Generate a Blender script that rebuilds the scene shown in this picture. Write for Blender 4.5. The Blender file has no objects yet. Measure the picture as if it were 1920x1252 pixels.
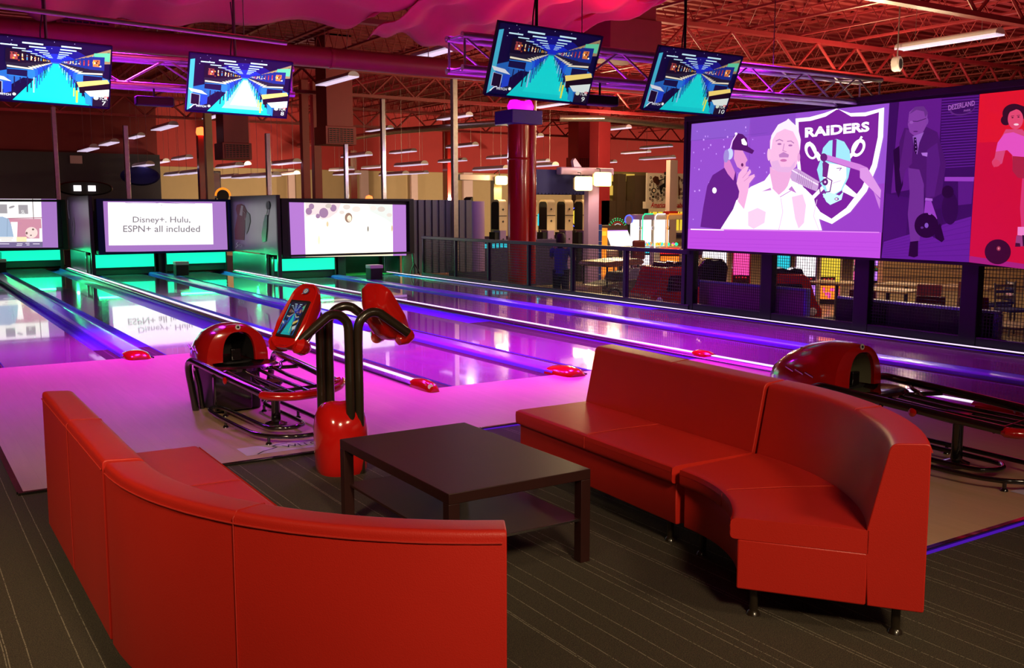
import bpy, math, random
from mathutils import Vector, Matrix
from mathutils.geometry import tessellate_polygon
random.seed(7)
PI = math.pi
sc = bpy.context.scene
COL = sc.collection
# ------------------------------------------------------------------ camera
FPX, CX, CY, CAMZ = 1830.0, 960.0, 626.0, 1.7
def _camrot():
    d = Vector((-223 - CX, -(388 - CY), -FPX)).normalized()
    p = math.atan((CY - 388) / FPX)
    up = Vector((0, math.cos(p), math.sin(p)))
    up = (up - d * up.dot(d)).normalized()
    x = d.cross(up)
    return Matrix((x, d, up))
R3 = _camrot()
cam_d = bpy.data.cameras.new('camera')
cam_d.sensor_width = 36; cam_d.sensor_fit = 'HORIZONTAL'
cam_d.lens = FPX / 1920 * 36; cam_d.clip_end = 300
cam = bpy.data.objects.new('camera', cam_d); COL.objects.link(cam)
cam.matrix_world = Matrix.Translation((0, 0, CAMZ)) @ R3.to_4x4()
sc.camera = cam
# survey helpers: turn a sighting in the photograph into a real point on a real plane
def ray(px, py): return R3 @ Vector((px - CX, -(py - CY), -FPX))
def fl(px, py, z=0.0):
    r = ray(px, py); return Vector((0, 0, CAMZ)) + r * ((z - CAMZ) / r.z)
def aY(px, py, Y):
    r = ray(px, py); return Vector((0, 0, CAMZ)) + r * (Y / r.y)
def aX(px, py, X):
    r = ray(px, py); return Vector((0, 0, CAMZ)) + r * (X / r.x)
# ------------------------------------------------------------------ world, exposure, room lights
w = bpy.data.worlds.new('world'); sc.world = w; w.use_nodes = True
w.node_tree.nodes['Background'].inputs[0].default_value = (0.9, 0.35, 0.5, 1)
w.node_tree.nodes['Background'].inputs[1].default_value = 0.03
sc.view_settings.view_transform = 'Standard'; sc.view_settings.look = 'None'
sc.view_settings.exposure = 0.0; sc.view_settings.gamma = 1.0
sc.view_settings.use_curve_mapping = False
def lamp(kind, name, loc, col, power, size=0.1, target=None, spot=1.2, blend=0.6, size_y=None):
    l = bpy.data.lights.new(name, kind); l.color = col; l.energy = power
    if kind == 'AREA':
        l.size = size
        if size_y: l.shape = 'RECTANGLE'; l.size_y = size_y
    else: l.shadow_soft_size = size
    if kind == 'SPOT': l.spot_size = spot; l.spot_blend = blend
    o = bpy.data.objects.new(name, l); COL.objects.link(o); o.location = loc
    if target is not None:
        o.rotation_euler = (Vector(target) - Vector(loc)).to_track_quat('-Z', 'Y').to_euler()
    return o
MAG = (0.50, 0.012, 0.95)
for i, (x, y, tx, ty, pw) in enumerate([(0.6, 12.9, 0.9, 11.9, 1700), (2.6, 12.9, 2.6, 11.7, 1700), (4.3, 12.9, 4.4, 11.2, 1500), (5.2, 9.6, 5.2, 9.0, 1800), (7.2, 9.6, 7.0, 9.2, 1800), (9.2, 9.0, 9.2, 8.4, 1500), (9.6, 13.0, 9.2, 12.6, 1100), (6.0, 14.5, 6.0, 14.2, 1000), (4.2, 11.0, 4.2, 10.6, 500)]):
    lamp('SPOT', 'magenta_stage_lamp', (x, y, 3.7), MAG, pw, 0.30, (tx, ty, 0), 1.75, 1.0)
for (x, y) in [(1.5, 17.0), (9.3, 12.5), (9.4, 17.0), (5.0, 18.5)]:
    lamp('SPOT', 'violet_stage_lamp', (x, y, 3.7), (0.45, 0.04, 1.0), 260, 0.12, (x, y + .5, 0), 2.0, 1.0)
# warm white house light over the seating, from behind and above the camera
lamp('SPOT', 'seating_house_light', (0.9, -2.4, 4.4), (1.0, 0.74, 0.46), 1150, 0.5, (1.9, 3.2, 0.3), 0.95, 0.9)
lamp('SPOT', 'seating_house_light', (-2.2, 1.6, 4.4), (1.0, 0.74, 0.46), 900, 0.5, (0.7, 6.2, 0.2), 1.1, 0.9)
lamp('SPOT', 'seating_house_light', (4.4, -1.6, 4.4), (1.0, 0.74, 0.46), 420, 0.5, (4.2, 3.0, 0.0), 0.9, 0.9)
# green light over the pin decks
GRN = (0.02, 1.0, 0.28)
for (x, y, pw) in [(3.3, 29.35, 22), (5.0, 25.85, 22), (7.0, 25.85, 22), (8.5, 22.2, 22), (10.35, 22.2, 40)]:
    lamp('AREA', 'pin_deck_lamp', (x, y, 0.535), GRN, pw, 1.2, (x, y - .15, 0), size_y=0.08)
lamp('POINT', 'pit_lamp', (10.9, 23.0, 1.0), GRN, 26, 0.05)
lamp('POINT', 'pit_lamp', (4.05, 26.6, 0.45), GRN, 14, 0.03)
lamp('POINT', 'pit_lamp', (7.5, 23.0, 0.45), GRN, 14, 0.03)
# unseen fill spots added to brighten the red roof from below
for (x, y, pw, c) in [(3, 33, 420, (1, .45, .5)), (13, 36, 480, (1, .45, .45)), (20, 30, 620, (1, .5, .42)), (30, 34, 800, (1, .5, .42)), (26, 16, 360, (1, .42, .45)), (17, 20, 180, (1, .42, .5))]:
    lamp('SPOT', 'roof_fill', (x, y, 2.6), c, pw, 0.2, (x, y, 9), 2.6, 0.8)
lamp('SPOT', 'roof_fill', (13.5, 7.0, 3.3), (1, .35, .5), 120, 0.2, (14.5, 12, 6.5), 2.4, 0.8)
lamp('SPOT', 'drape_uplight', (3.0, 9.0, 3.7), (1.0, 0.07, 0.25), 150, 0.15, (3.0, 13.0, 5.5), 2.5, 1.0)
lamp('SPOT', 'drape_uplight', (7.6, 9.6, 3.7), (1.0, 0.09, 0.28), 95, 0.15, (7.6, 13.0, 5.5), 2.4, 1.0)
# warm light in the arcade hall and unseen fill added to brighten the far wall
for (x, y, pw) in [(19, 23, 420), (24, 30, 600), (17.5, 13.5, 200), (22, 17, 380), (15.5, 20.5, 130)]:
    lamp('POINT', 'arcade_house_light', (x, y, 4.4), (1.0, 0.72, 0.36), pw, 0.2)
for x in (15, 25, 36, 48): lamp('SPOT', 'wall_fill', (x, 43, 2.0), (1.0, 0.72, 0.46), 1700, 0.2, (x, 52, 3.4), 2.5, 0.8)
lamp('POINT', 'corner_fill', (12.0, 20.6, 2.9), (.62, .55, 1.0), 45, .1)  # unseen fill added to lift the ribbed wall
lamp('POINT', 'ride_fill', (14.5, 15.8, 2.4), (1, .7, .5), 60, .1)  # unseen fills added to brighten the rides
lamp('POINT', 'ride_fill', (11.9, 9.4, 2.7), (1, .7, .5), 22, .1)
lamp('POINT', 'table_fill', (14.2, 9.0, 2.6), (1, .75, .5), 110, .1)  # unseen fills added to brighten the tables and arcade floor
lamp('POINT', 'table_fill', (20.0, 14.0, 3.4), (1, .75, .45), 260, .1)
lamp('POINT', 'table_fill', (12.4, 12.6, 2.7), (.9, .6, 1), 20, .1)
lamp('SPOT', 'wall_fill', (3, 38, 2.0), (1.0, 0.5, 0.42), 260, 0.2, (4, 46, 4.5), 2.4, 0.8)
# ------------------------------------------------------------------ materials
def s2l(c):
    return tuple(((v / 255) / 12.92 if v / 255 <= 0.04045 else ((v / 255 + 0.055) / 1.055) ** 2.4) for v in c)
MATS = {}
def mat(name, col, rough=0.5, metal=0.0, coat=0.0, emit=None, es=0.0, noise=0.0, nscale=30.0, bump=0.0, bscale=200.0, spec=0.5, aniso=0.0):
    m = bpy.data.materials.new(name); m.use_nodes = True; MATS[name] = m
    nt = m.node_tree; b = nt.nodes['Principled BSDF']
    b.inputs['Base Color'].default_value = (*col, 1); b.inputs['Roughness'].default_value = rough
    b.inputs['Metallic'].default_value = metal; b.inputs['Coat Weight'].default_value = coat
    b.inputs['Coat Roughness'].default_value = 0.06; b.inputs['Specular IOR Level'].default_value = spec
    if emit: b.inputs['Emission Color'].default_value = (*emit, 1); b.inputs['Emission Strength'].default_value = es
    if noise or bump:
        tc = nt.nodes.new('ShaderNodeTexCoord')
        if noise:
            n = nt.nodes.new('ShaderNodeTexNoise'); n.inputs['Scale'].default_value = nscale; n.inputs['Detail'].default_value = 4
            nt.links.new(tc.outputs['Object'], n.inputs['Vector'])
            r = nt.nodes.new('ShaderNodeMixRGB'); r.blend_type = 'MIX'
            r.inputs[1].default_value = (*[c * (1 - noise) for c in col], 1); r.inputs[2].default_value = (*[min(1, c * (1 + noise)) for c in col], 1)
            nt.links.new(n.outputs['Fac'], r.inputs[0]); nt.links.new(r.outputs[0], b.inputs['Base Color'])
        if bump:
            n2 = nt.nodes.new('ShaderNodeTexNoise'); n2.inputs['Scale'].default_value = bscale; n2.inputs['Detail'].default_value = 3
            nt.links.new(tc.outputs['Object'], n2.inputs['Vector'])
            bp = nt.nodes.new('ShaderNodeBump'); bp.inputs['Strength'].default_value = bump; bp.inputs['Distance'].default_value = 0.01
            nt.links.new(n2.outputs['Fac'], bp.inputs['Height']); nt.links.new(bp.outputs[0], b.inputs['Normal'])
    return m
leather = mat('red_leather', (0.56, 0.020, 0.011), 0.42, bump=0.12, bscale=260, noise=0.06, nscale=3)
seam_m = mat('red_thread', (0.50, 0.024, 0.014), 0.6)
gloss_red = mat('gloss_red_plastic', (0.55, 0.008, 0.006), 0.16, coat=1.0, noise=0.03, nscale=4)
gloss_black = mat('gloss_black_metal', (0.010, 0.008, 0.008), 0.16, coat=1.0, noise=0.1, nscale=8)
bronze_black = mat('brown_black_metal', (0.020, 0.014, 0.008), 0.28, coat=0.6, noise=0.1, nscale=8)
matt_black = mat('matt_black', (0.010, 0.009, 0.011), 0.6, noise=0.1, nscale=10)
black_metal = mat('black_painted_steel', (0.02, 0.019, 0.022), 0.42, noise=0.1, nscale=10)
deep_black = mat('deep_black_steel', (0.006, 0.006, 0.008), 0.5, noise=0.1, nscale=10)
espresso = mat('espresso_laminate', (0.028, 0.006, 0.005), 0.45, noise=0.25, nscale=8)
chrome = mat('brushed_chrome', (0.6, 0.58, 0.6), 0.25, 1.0, noise=0.1, nscale=20)
galv = mat('galvanised_steel', (0.5, 0.44, 0.42), 0.35, 0.9, noise=0.25, nscale=12)
red_steel = mat('red_painted_steel', (0.32, 0.020, 0.030), 0.45, noise=0.12, nscale=5)
red_deck = mat('red_roof_deck', (0.26, 0.016, 0.022), 0.6, noise=0.15, nscale=2)
white_pl = mat('white_enamel', (0.75, 0.72, 0.72), 0.4, noise=0.04, nscale=10)
lens_m = mat('ribbed_glow_lens', (0.55, 0.52, 0.6), 0.3, noise=0.08, nscale=40, emit=(0.62, 0.50, 0.66), es=0.9)  # faint glow stands for light the fixtures catch from below
lilac_alu = mat('aluminium_truss', (0.62, 0.58, 0.62), 0.35, 0.6, noise=0.1, nscale=20)
gutter_m = mat('violet_gutter_plastic', (0.16, 0.10, 0.75), 0.34, noise=0.1, nscale=2, spec=0.5)
divider_m = mat('violet_divider_plastic', (0.22, 0.12, 0.85), 0.22, noise=0.08, nscale=2, spec=0.6)
tan_wall = mat('tan_plaster', (0.50, 0.38, 0.20), 0.8, noise=0.06, nscale=3)
redwall = mat('red_plaster', (0.42, 0.03, 0.03), 0.7, noise=0.08, nscale=2)
darkwall = mat('dark_grey_plaster', (0.05, 0.045, 0.05), 0.7, noise=0.1, nscale=3)
dkredwall = mat('dark_red_plaster', (0.22, 0.018, 0.018), 0.7, noise=0.1, nscale=2)
drape_m = mat('crimson_fabric', (0.56, 0.05, 0.055), 0.8, noise=0.1, nscale=1.5)
maroon = mat('maroon_vinyl', (0.16, 0.012, 0.016), 0.5, noise=0.1, nscale=10)
wood_tan = mat('tan_wood', (0.45, 0.28, 0.12), 0.4, noise=0.2, nscale=12)
panel_metal = mat('satin_panel_steel', (0.16, 0.155, 0.16), 0.32, 0.55, noise=0.12, nscale=3)
siding_m = mat('ribbed_siding', (0.13, 0.13, 0.17), 0.5, noise=0.1, nscale=6)
col_m = mat('red_gloss_column', (0.42, 0.012, 0.010), 0.25, coat=0.5, noise=0.05, nscale=3)
purple_p = mat('purple_grey_paint', (0.36, 0.22, 0.50), 0.55, noise=0.05, nscale=5)
navy = mat('navy_paint', (0.012, 0.012, 0.15), 0.8, noise=0.1, nscale=6)
cream = mat('cream_paint', (0.72, 0.55, 0.36), 0.5, noise=0.05, nscale=6)
pinkw = mat('pink_white_paint', (0.70, 0.52, 0.50), 0.55, noise=0.05, nscale=6)
brownp = mat('brown_paint', (0.06, 0.035, 0.02), 0.6, noise=0.15, nscale=4)
car_red = mat('ride_red_paint', (0.50, 0.025, 0.018), 0.2, coat=1, noise=0.05, nscale=5)
skin = mat('skin', (0.42, 0.22, 0.15), 0.55, noise=0.08, nscale=12)
hair_m = mat('dark_hair', (0.02, 0.009, 0.006), 0.6, noise=0.2, nscale=40)
blue_cloth = mat('blue_cotton', (0.03, 0.04, 0.28), 0.85, noise=0.1, nscale=20)
jean = mat('dark_denim', (0.012, 0.014, 0.03), 0.85, noise=0.1, nscale=20)
mural_w = mat('mural_white', (0.7, 0.6, 0.5), 0.6, noise=0.05, nscale=10)
ink = mat('black_ink', (0.01, 0.008, 0.01), 0.6, noise=0.05, nscale=10)
def emis(name, rgb, st=1.0):
    return mat(name, tuple(c * 0.2 for c in s2l(rgb)), 0.5, emit=s2l(rgb), es=st, noise=0.02, nscale=5)
led = emis('led_strip_white', (240, 215, 255), 1.35)
cyan_glow = emis('lit_cyan_acrylic', (20, 250, 190), 1.15)
lampw = emis('warm_lamp_glass', (255, 225, 120), 7.0)
magl = emis('magenta_lamp_glass', (220, 20, 240), 1.6)
redl = emis('red_lamp_glass', (255, 90, 40), 5.0)
yel_e = emis('yellow_sign_glow', (240, 210, 60), 1.0)
yel_w = emis('lit_window_yellow', (225, 185, 80), 0.8)
blue_e = emis('blue_neon', (70, 90, 255), 2.0); green_e = emis('green_neon', (20, 240, 140), 2.0)
white_e = emis('white_screen_glow', (255, 245, 250), 1.6); orange_e = emis('orange_glow', (255, 130, 30), 1.5)
pink_e = emis('pink_glow', (250, 70, 160), 1.5); teal_e = emis('teal_screen_glow', (30, 200, 220), 1.2); purp_e = emis('purple_screen_glow', (190, 120, 240), 1.3)
red_e = emis('red_glow', (230, 30, 30), 1.4)
def attr_emis(name, st, gloss=False):
    m = bpy.data.materials.new(name); m.use_nodes = True; nt = m.node_tree; b = nt.nodes['Principled BSDF']
    a = nt.nodes.new('ShaderNodeAttribute'); a.attribute_name = 'Col'
    b.inputs['Base Color'].default_value = (0.02, 0.02, 0.02, 1); b.inputs['Roughness'].default_value = 0.5
    nt.links.new(a.outputs['Color'], b.inputs['Emission Color']); b.inputs['Emission Strength'].default_value = st
    return m
pic_m = attr_emis('screen_picture', 1.0); pic_bright = attr_emis('screen_picture_bright', 2.1); pic_lane = attr_emis('projected_picture', 1.35)
pic_dim = attr_emis('screen_picture_dim', 0.6); pic_mid = attr_emis('screen_picture_mid', 1.25)
def attr_matte(name):
    m = bpy.data.materials.new(name); m.use_nodes = True; nt = m.node_tree; b = nt.nodes['Principled BSDF']
    a = nt.nodes.new('ShaderNodeAttribute'); a.attribute_name = 'Col'; b.inputs['Roughness'].default_value = 0.6
    nt.links.new(a.outputs['Color'], b.inputs['Base Color']); return m
pic_matte = attr_matte('printed_graphic')
def wood_mat(name, cols, rough, coat, plank_w, plank_l, spec=0.5):
    m = bpy.data.materials.new(name); m.use_nodes = True; nt = m.node_tree; b = nt.nodes['Principled BSDF']
    tc = nt.nodes.new('ShaderNodeTexCoord'); mp = nt.nodes.new('ShaderNodeMapping'); mp.inputs['Rotation'].default_value = (0, 0, PI / 2)
    nt.links.new(tc.outputs['Object'], mp.inputs['Vector'])
    br = nt.nodes.new('ShaderNodeTexBrick'); br.inputs['Scale'].default_value = 1; br.inputs['Brick Width'].default_value = plank_l
    br.inputs['Row Height'].default_value = plank_w; br.inputs['Mortar Size'].default_value = 0.0012
    br.inputs['Color1'].default_value = (*cols[0], 1); br.inputs['Color2'].default_value = (*cols[1], 1); br.inputs['Mortar'].default_value = (*[c * .75 for c in cols[0]], 1)
    nt.links.new(mp.outputs[0], br.inputs['Vector'])
    mp2 = nt.nodes.new('ShaderNodeMapping'); mp2.inputs['Scale'].default_value = (14, 1.2, 1); nt.links.new(tc.outputs['Object'], mp2.inputs['Vector'])
    n = nt.nodes.new('ShaderNodeTexNoise'); n.inputs['Scale'].default_value = 1.6; n.inputs['Detail'].default_value = 6; nt.links.new(mp2.outputs[0], n.inputs['Vector'])
    mx = nt.nodes.new('ShaderNodeMixRGB'); mx.inputs[0].default_value = 0.3; nt.links.new(n.outputs['Fac'], mx.inputs[0])
    mx.inputs[2].default_value = (*cols[2], 1); nt.links.new(br.outputs['Color'], mx.inputs[1]); nt.links.new(mx.outputs[0], b.inputs['Base Color'])
    b.inputs['Roughness'].default_value = rough; b.inputs['Coat Weight'].default_value = coat; b.inputs['Coat Roughness'].default_value = 0.03
    b.inputs['Specular IOR Level'].default_value = spec
    return m
approach_m = wood_mat('maple_approach', [(0.60, 0.40, 0.24), (0.54, 0.36, 0.22), (0.48, 0.31, 0.17)], 0.46, 0.0, 0.09, 1.4)
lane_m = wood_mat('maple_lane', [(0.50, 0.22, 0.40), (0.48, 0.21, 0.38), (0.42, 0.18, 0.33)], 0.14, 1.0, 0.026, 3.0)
def carpet_mat():
    m = bpy.data.materials.new('striped_carpet'); m.use_nodes = True; nt = m.node_tree; b = nt.nodes['Principled BSDF']
    L = nt.links.new
    tc = nt.nodes.new('ShaderNodeTexCoord'); sp = nt.nodes.new('ShaderNodeSeparateXYZ'); L(tc.outputs['Object'], sp.inputs[0])
    wob = nt.nodes.new('ShaderNodeTexNoise'); wob.inputs['Scale'].default_value = 3.0; L(tc.outputs['Object'], wob.inputs['Vector'])
    def math_(op, a, bb=None):
        n = nt.nodes.new('ShaderNodeMath'); n.operation = op
        for i, v in enumerate((a, bb)):
            if v is None: continue
            if isinstance(v, (int, float)): n.inputs[i].default_value = v
            else: L(v, n.inputs[i])
        return n.outputs[0]
    x = math_('ADD', sp.outputs[0], math_('MULTIPLY', wob.outputs['Fac'], 0.008))
    line = None
    for per, off in ((0.31, 0.03), (0.47, 0.11), (0.23, 0.17)):
        f = math_('FRACT', math_('DIVIDE', math_('ADD', x, off), per))
        l = math_('LESS_THAN', f, 0.0042 / per)
        line = l if line is None else math_('MAXIMUM', line, l)
    n = nt.nodes.new('ShaderNodeTexNoise'); n.inputs['Scale'].default_value = 260; n.inputs['Detail'].default_value = 4; L(tc.outputs['Object'], n.inputs['Vector'])
    r = nt.nodes.new('ShaderNodeValToRGB'); r.color_ramp.elements[0].position = .35; r.color_ramp.elements[1].position = .68
    r.color_ramp.elements[0].color = (0.010, 0.008, 0.0055, 1); r.color_ramp.elements[1].color = (0.090, 0.068, 0.036, 1)
    L(n.outputs['Fac'], r.inputs[0])
    n3 = nt.nodes.new('ShaderNodeTexNoise'); n3.inputs['Scale'].default_value = 120; L(tc.outputs['Object'], n3.inputs['Vector'])
    lf = math_('MULTIPLY', line, math_('GREATER_THAN', n3.outputs['Fac'], 0.42))
    mx = nt.nodes.new('ShaderNodeMixRGB'); L(math_('MULTIPLY', lf, 0.75), mx.inputs[0]); L(r.outputs[0], mx.inputs[1]); mx.inputs[2].default_value = (0.27, 0.24, 0.17, 1)
    L(mx.outputs[0], b.inputs['Base Color']); b.inputs['Roughness'].default_value = 0.95
    bp = nt.nodes.new('ShaderNodeBump'); bp.inputs['Strength'].default_value = 0.6; bp.inputs['Distance'].default_value = 0.004
    L(n.outputs['Fac'], bp.inputs['Height']); L(bp.outputs[0], b.inputs['Normal'])
    return m
carpet_m = carpet_mat()
arcfloor_m = wood_mat('arcade_floor_boards', [(0.30, 0.23, 0.11), (0.26, 0.20, 0.10), (0.20, 0.15, 0.07)], 0.4, 0.2, 0.2, 1.5)
# ------------------------------------------------------------------ mesh builder
class MB:
    def __init__(s): s.v = []; s.f = []; s.c = []
    def add(s, vs, fs, col=None):
        o = len(s.v); s.v += [tuple(v) for v in vs]; s.f += [tuple(i + o for i in f) for f in fs]
        s.c += [col] * len(fs); return s
    def box(s, x0, x1, y0, y1, z0, z1, M=None):
        vs = [Vector((x, y, z)) for z in (z0, z1) for x, y in ((x0, y0), (x1, y0), (x1, y1), (x0, y1))]
        if M is not None: vs = [M @ v for v in vs]
        return s.add(vs, [(3, 2, 1, 0), (4, 5, 6, 7), (0, 1, 5, 4), (1, 2, 6, 5), (2, 3, 7, 6), (3, 0, 4, 7)])
    def rings(s, rings, closed=True, caps=True, loop=False):
        n = len(rings[0]); vs = [p for r in rings for p in r]; fs = []
        m = len(rings)
        for i in range(m if loop else m - 1):
            for j in range(n if closed else n - 1):
                a = i * n + j; b = i * n + (j + 1) % n; c = ((i + 1) % m) * n + (j + 1) % n; d = ((i + 1) % m) * n + j
                fs.append((a, b, c, d))
        if caps and not loop:
            fs.append(tuple(range(n))[::-1]); fs.append(tuple((m - 1) * n + k for k in range(n)))
        return s.add(vs, fs)
    def tube(s, pts, r, seg=12, caps=True, loop=False, flat=1.0):
        pts = [Vector(p) for p in pts]; n = len(pts)
        rs = r if isinstance(r, (list, tuple)) else [r] * n
        T = []
        for i in range(n):
            if loop: t = pts[(i + 1) % n] - pts[i - 1]
            else: t = pts[min(i + 1, n - 1)] - pts[max(i - 1, 0)]
            T.append(t.normalized())
        up = Vector((0, 0, 1)) if abs(T[0].z) < 0.9 else Vector((1, 0, 0))
        nrm = (up - T[0] * up.dot(T[0])).normalized(); rings = []
        for i in range(n):
            nrm = (nrm - T[i] * nrm.dot(T[i])).normalized(); b = T[i].cross(nrm)
            rings.append([pts[i] + (nrm * math.cos(a) * flat + b * math.sin(a)) * rs[i] for a in [2 * PI * k / seg for k in range(seg)]])
        return s.rings(rings, True, caps, loop)
    def lathe(s, prof, c=(0, 0, 0), seg=24, sx=1, sy=1):
        c = Vector(c); rings = [[c + Vector((r * math.cos(2 * PI * k / seg) * sx, r * math.sin(2 * PI * k / seg) * sy, z)) for k in range(seg)] for r, z in prof]
        return s.rings(rings)
    def prism(s, poly, f0, f1):
        """poly: 2D points; f0, f1 map (a, b) to a 3D point for the two ends"""
        n = len(poly); vs = [f0(*p) for p in poly] + [f1(*p) for p in poly]
        fs = [(i, (i + 1) % n, n + (i + 1) % n, n + i) for i in range(n)] + [tuple(range(n))[::-1], tuple(range(n, 2 * n))]
        return s.add(vs, fs)
    def mesh(s, name, smooth=38):
        me = bpy.data.meshes.new(name); me.from_pydata(s.v, [], s.f); me.validate()
        if any(c is not None for c in s.c):
            at = me.color_attributes.new('Col', 'FLOAT_COLOR', 'CORNER')
            k = 0
            for p in me.polygons:
                c = s.c[p.index] if p.index < len(s.c) and s.c[p.index] else (0, 0, 0)
                for _ in p.vertices: at.data[k].color = (*c, 1); k += 1
        if smooth:
            me.polygons.foreach_set('use_smooth', [True] * len(me.polygons)); me.set_sharp_from_angle(angle=math.radians(smooth))
        me.update(); return me
    def build(s, name, m, parent=None, smooth=38, bevel=0.0, loc=None, fix=True, **tags):
        me = s.mesh(name, smooth); me.materials.append(m)
        if fix and not any(c is not None for c in s.c):
            import bmesh
            bm = bmesh.new(); bm.from_mesh(me); bmesh.ops.recalc_face_normals(bm, faces=bm.faces); bm.to_mesh(me); bm.free()
        o = bpy.data.objects.new(name, me); COL.objects.link(o)
        if parent is not None: o.parent = parent
        if loc is not None: o.location = loc
        if bevel:
            b = o.modifiers.new('bevel', 'BEVEL'); b.width = bevel; b.segments = 3; b.limit_method = 'ANGLE'; b.angle_limit = math.radians(40); b.harden_normals = False
        tag(o, **tags); return o
def tag(o, label=None, category=None, group=None, kind=None):
    if label: o['label'] = label
    if category: o['category'] = category
    if group: o['group'] = group
    if kind: o['kind'] = kind
def thing(name, label, cat, loc=(0, 0, 0), rz=0.0, group=None):
    o = bpy.data.objects.new(name, None); COL.objects.link(o); o.location = loc; o.rotation_euler = (0, 0, rz); o.empty_display_size = .1
    tag(o, label, cat, group); return o
def dup(root, loc, rz=None, label=None, group=None):
    r = root.copy(); COL.objects.link(r); r.location = loc
    if rz is not None: r.rotation_euler = (0, 0, rz)
    if label: r['label'] = label
    if group: r['group'] = group
    for ch in list(root.children):
        c = ch.copy(); COL.objects.link(c); c.parent = r
        for g in ch.children:
            d = g.copy(); COL.objects.link(d); d.parent = c
    return r
def rpoly(pts, rad, n=4):
    out = []; N = len(pts)
    for i, p in enumerate(pts):
        r = rad[i] if isinstance(rad, (list, tuple)) else rad
        p = Vector(p); a = Vector(pts[i - 1]); b = Vector(pts[(i + 1) % N])
        if r <= 0: out.append(tuple(p)); continue
        da = (a - p).normalized() * r; db = (b - p).normalized() * r
        for k in range(n + 1):
            t = k / n; out.append(tuple((p + da) * (1 - t) ** 2 + p * 2 * t * (1 - t) + (p + db) * t * t))
    return out
def smooth_path(pts, n=6):
    P = [Vector(p) for p in pts]; out = []
    for i in range(len(P) - 1):
        a = P[max(i - 1, 0)]; b = P[i]; c = P[i + 1]; d = P[min(i + 2, len(P) - 1)]
        for k in range(n):
            t = k / n
            out.append(0.5 * ((2 * b) + (c - a) * t + (2 * a - 5 * b + 4 * c - d) * t * t + (3 * b - a - 3 * c + d) * t ** 3))
    out.append(P[-1]); return out
# text as outline triangles
def text_tris(s, bold=0.0, shear=0.0):
    cu = bpy.data.curves.new('t', 'FONT'); cu.body = s; cu.offset = bold; cu.shear = shear; cu.resolution_u = 3
    o = bpy.data.objects.new('t', cu); COL.objects.link(o); dg = bpy.context.evaluated_depsgraph_get()
    me = bpy.data.meshes.new_from_object(o.evaluated_get(dg)); vs = [v.co.copy() for v in me.vertices]; fs = [tuple(p.vertices) for p in me.polygons]
    bpy.data.objects.remove(o); bpy.data.curves.remove(cu); bpy.data.meshes.remove(me)
    x0 = min(v.x for v in vs); x1 = max(v.x for v in vs); y0 = min(v.y for v in vs); y1 = max(v.y for v in vs)
    return [((v.x - x0) / (x1 - x0), 1 - (v.y - y0) / (y1 - y0)) for v in vs], fs
class Pic:
    """flat artwork: coloured shapes layered on a plane; f(a, b, lift) gives the 3D point"""
    def __init__(s, f, lift=0.0008): s.f = f; s.m = MB(); s.k = 0; s.l = lift
    def poly(s, pts, rgb):
        s.k += 1; vs = [s.f(a, b, s.k * s.l) for a, b in pts]
        tr = tessellate_polygon([[Vector((a, b, 0)) for a, b in pts]])
        s.m.add(vs, [tuple(t) for t in tr], s2l(rgb))
    def rect(s, x0, y0, x1, y1, rgb): s.poly([(x0, y0), (x1, y0), (x1, y1), (x0, y1)], rgb)
    def ell(s, cx, cy, rx, ry, rgb, rot=0, n=24):
        c, q = math.cos(rot), math.sin(rot)
        s.poly([(cx + rx * math.cos(a) * c - ry * math.sin(a) * q, cy + rx * math.cos(a) * q + ry * math.sin(a) * c) for a in [2 * PI * i / n for i in range(n)]], rgb)
    def line(s, pts, wd, rgb, closed=False):
        n = len(pts)
        s.k += 1
        for i in range(n if closed else n - 1):
            a = Vector(pts[i]); b = Vector(pts[(i + 1) % n]); d = (b - a); L = d.length or 1; d = d / L; q = Vector((-d.y, d.x)) * wd / 2; e = d * wd * .3
            P = [a - e + q, b + e + q, b + e - q, a - e - q]
            s.m.add([s.f(p.x, p.y, s.k * s.l + 0.00001 * i) for p in P], [(0, 1, 2, 3)], s2l(rgb))
    def text(s, t, x0, y0, x1, y1, rgb, bold=0.0, dy=0.0, shear=0.0):
        vs, fs = text_tris(t, bold, shear); s.k += 1
        s.m.add([s.f(x0 + u * (x1 - x0), y0 + v * (y1 - y0) + u * dy, s.k * s.l) for u, v in vs], fs, s2l(rgb))
    def build(s, name, m, parent, **t): return s.m.build(name, m, parent, smooth=0, **t)
# ================================================================== floors
def slab(name, x0, x1, y0, y1, z0, z1, m, **t): return MB().box(x0, x1, y0, y1, z0, z1).build(name, m, **t)
slab('floor', -8, 11.15, -5, 12.5, -0.16, -0.012, carpet_m, kind='structure')
slab('floor', 11.24, 70, -5, 60, -0.66, -0.52, arcfloor_m, kind='structure')
slab('floor', -8, 11.15, 12.5, 60, -0.30, -0.16, matt_black, kind='structure')
LA = [0.70, 4.20, 7.72]; RE = [4.20, 7.72, 11.0]; FOUL = [11.58, 8.05, 4.50]; MASK = [29.2, 25.7, 22.08]; APP = [6.39, 2.87, -0.6]
for i, (x0, x1) in enumerate([(0.60, 4.20), (4.20, 7.72), (7.72, 11.02)]):
    slab('floor_approach', x0, x1, APP[i], FOUL[i], -0.06, 0.0, approach_m, kind='structure')
    MB().box(x0 - (0.03 if i == 0 else 0), x1, APP[i] - 0.035, APP[i], -0.05, 0.004).build('trim_%d' % (i + 1), gloss_black, kind='structure', bevel=0.003)
MB().box(0.565, 0.60, 6.39, 11.58, -0.05, 0.004).build('trim_4', gloss_black, kind='structure')
MB().box(4.165, 4.20, 2.87, 6.39, -0.05, 0.004).build('trim_5', gloss_black, kind='structure')
MB().box(7.685, 7.72, -0.6, 2.87, -0.05, 0.004).build('trim_6', gloss_black, kind='structure')
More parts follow.
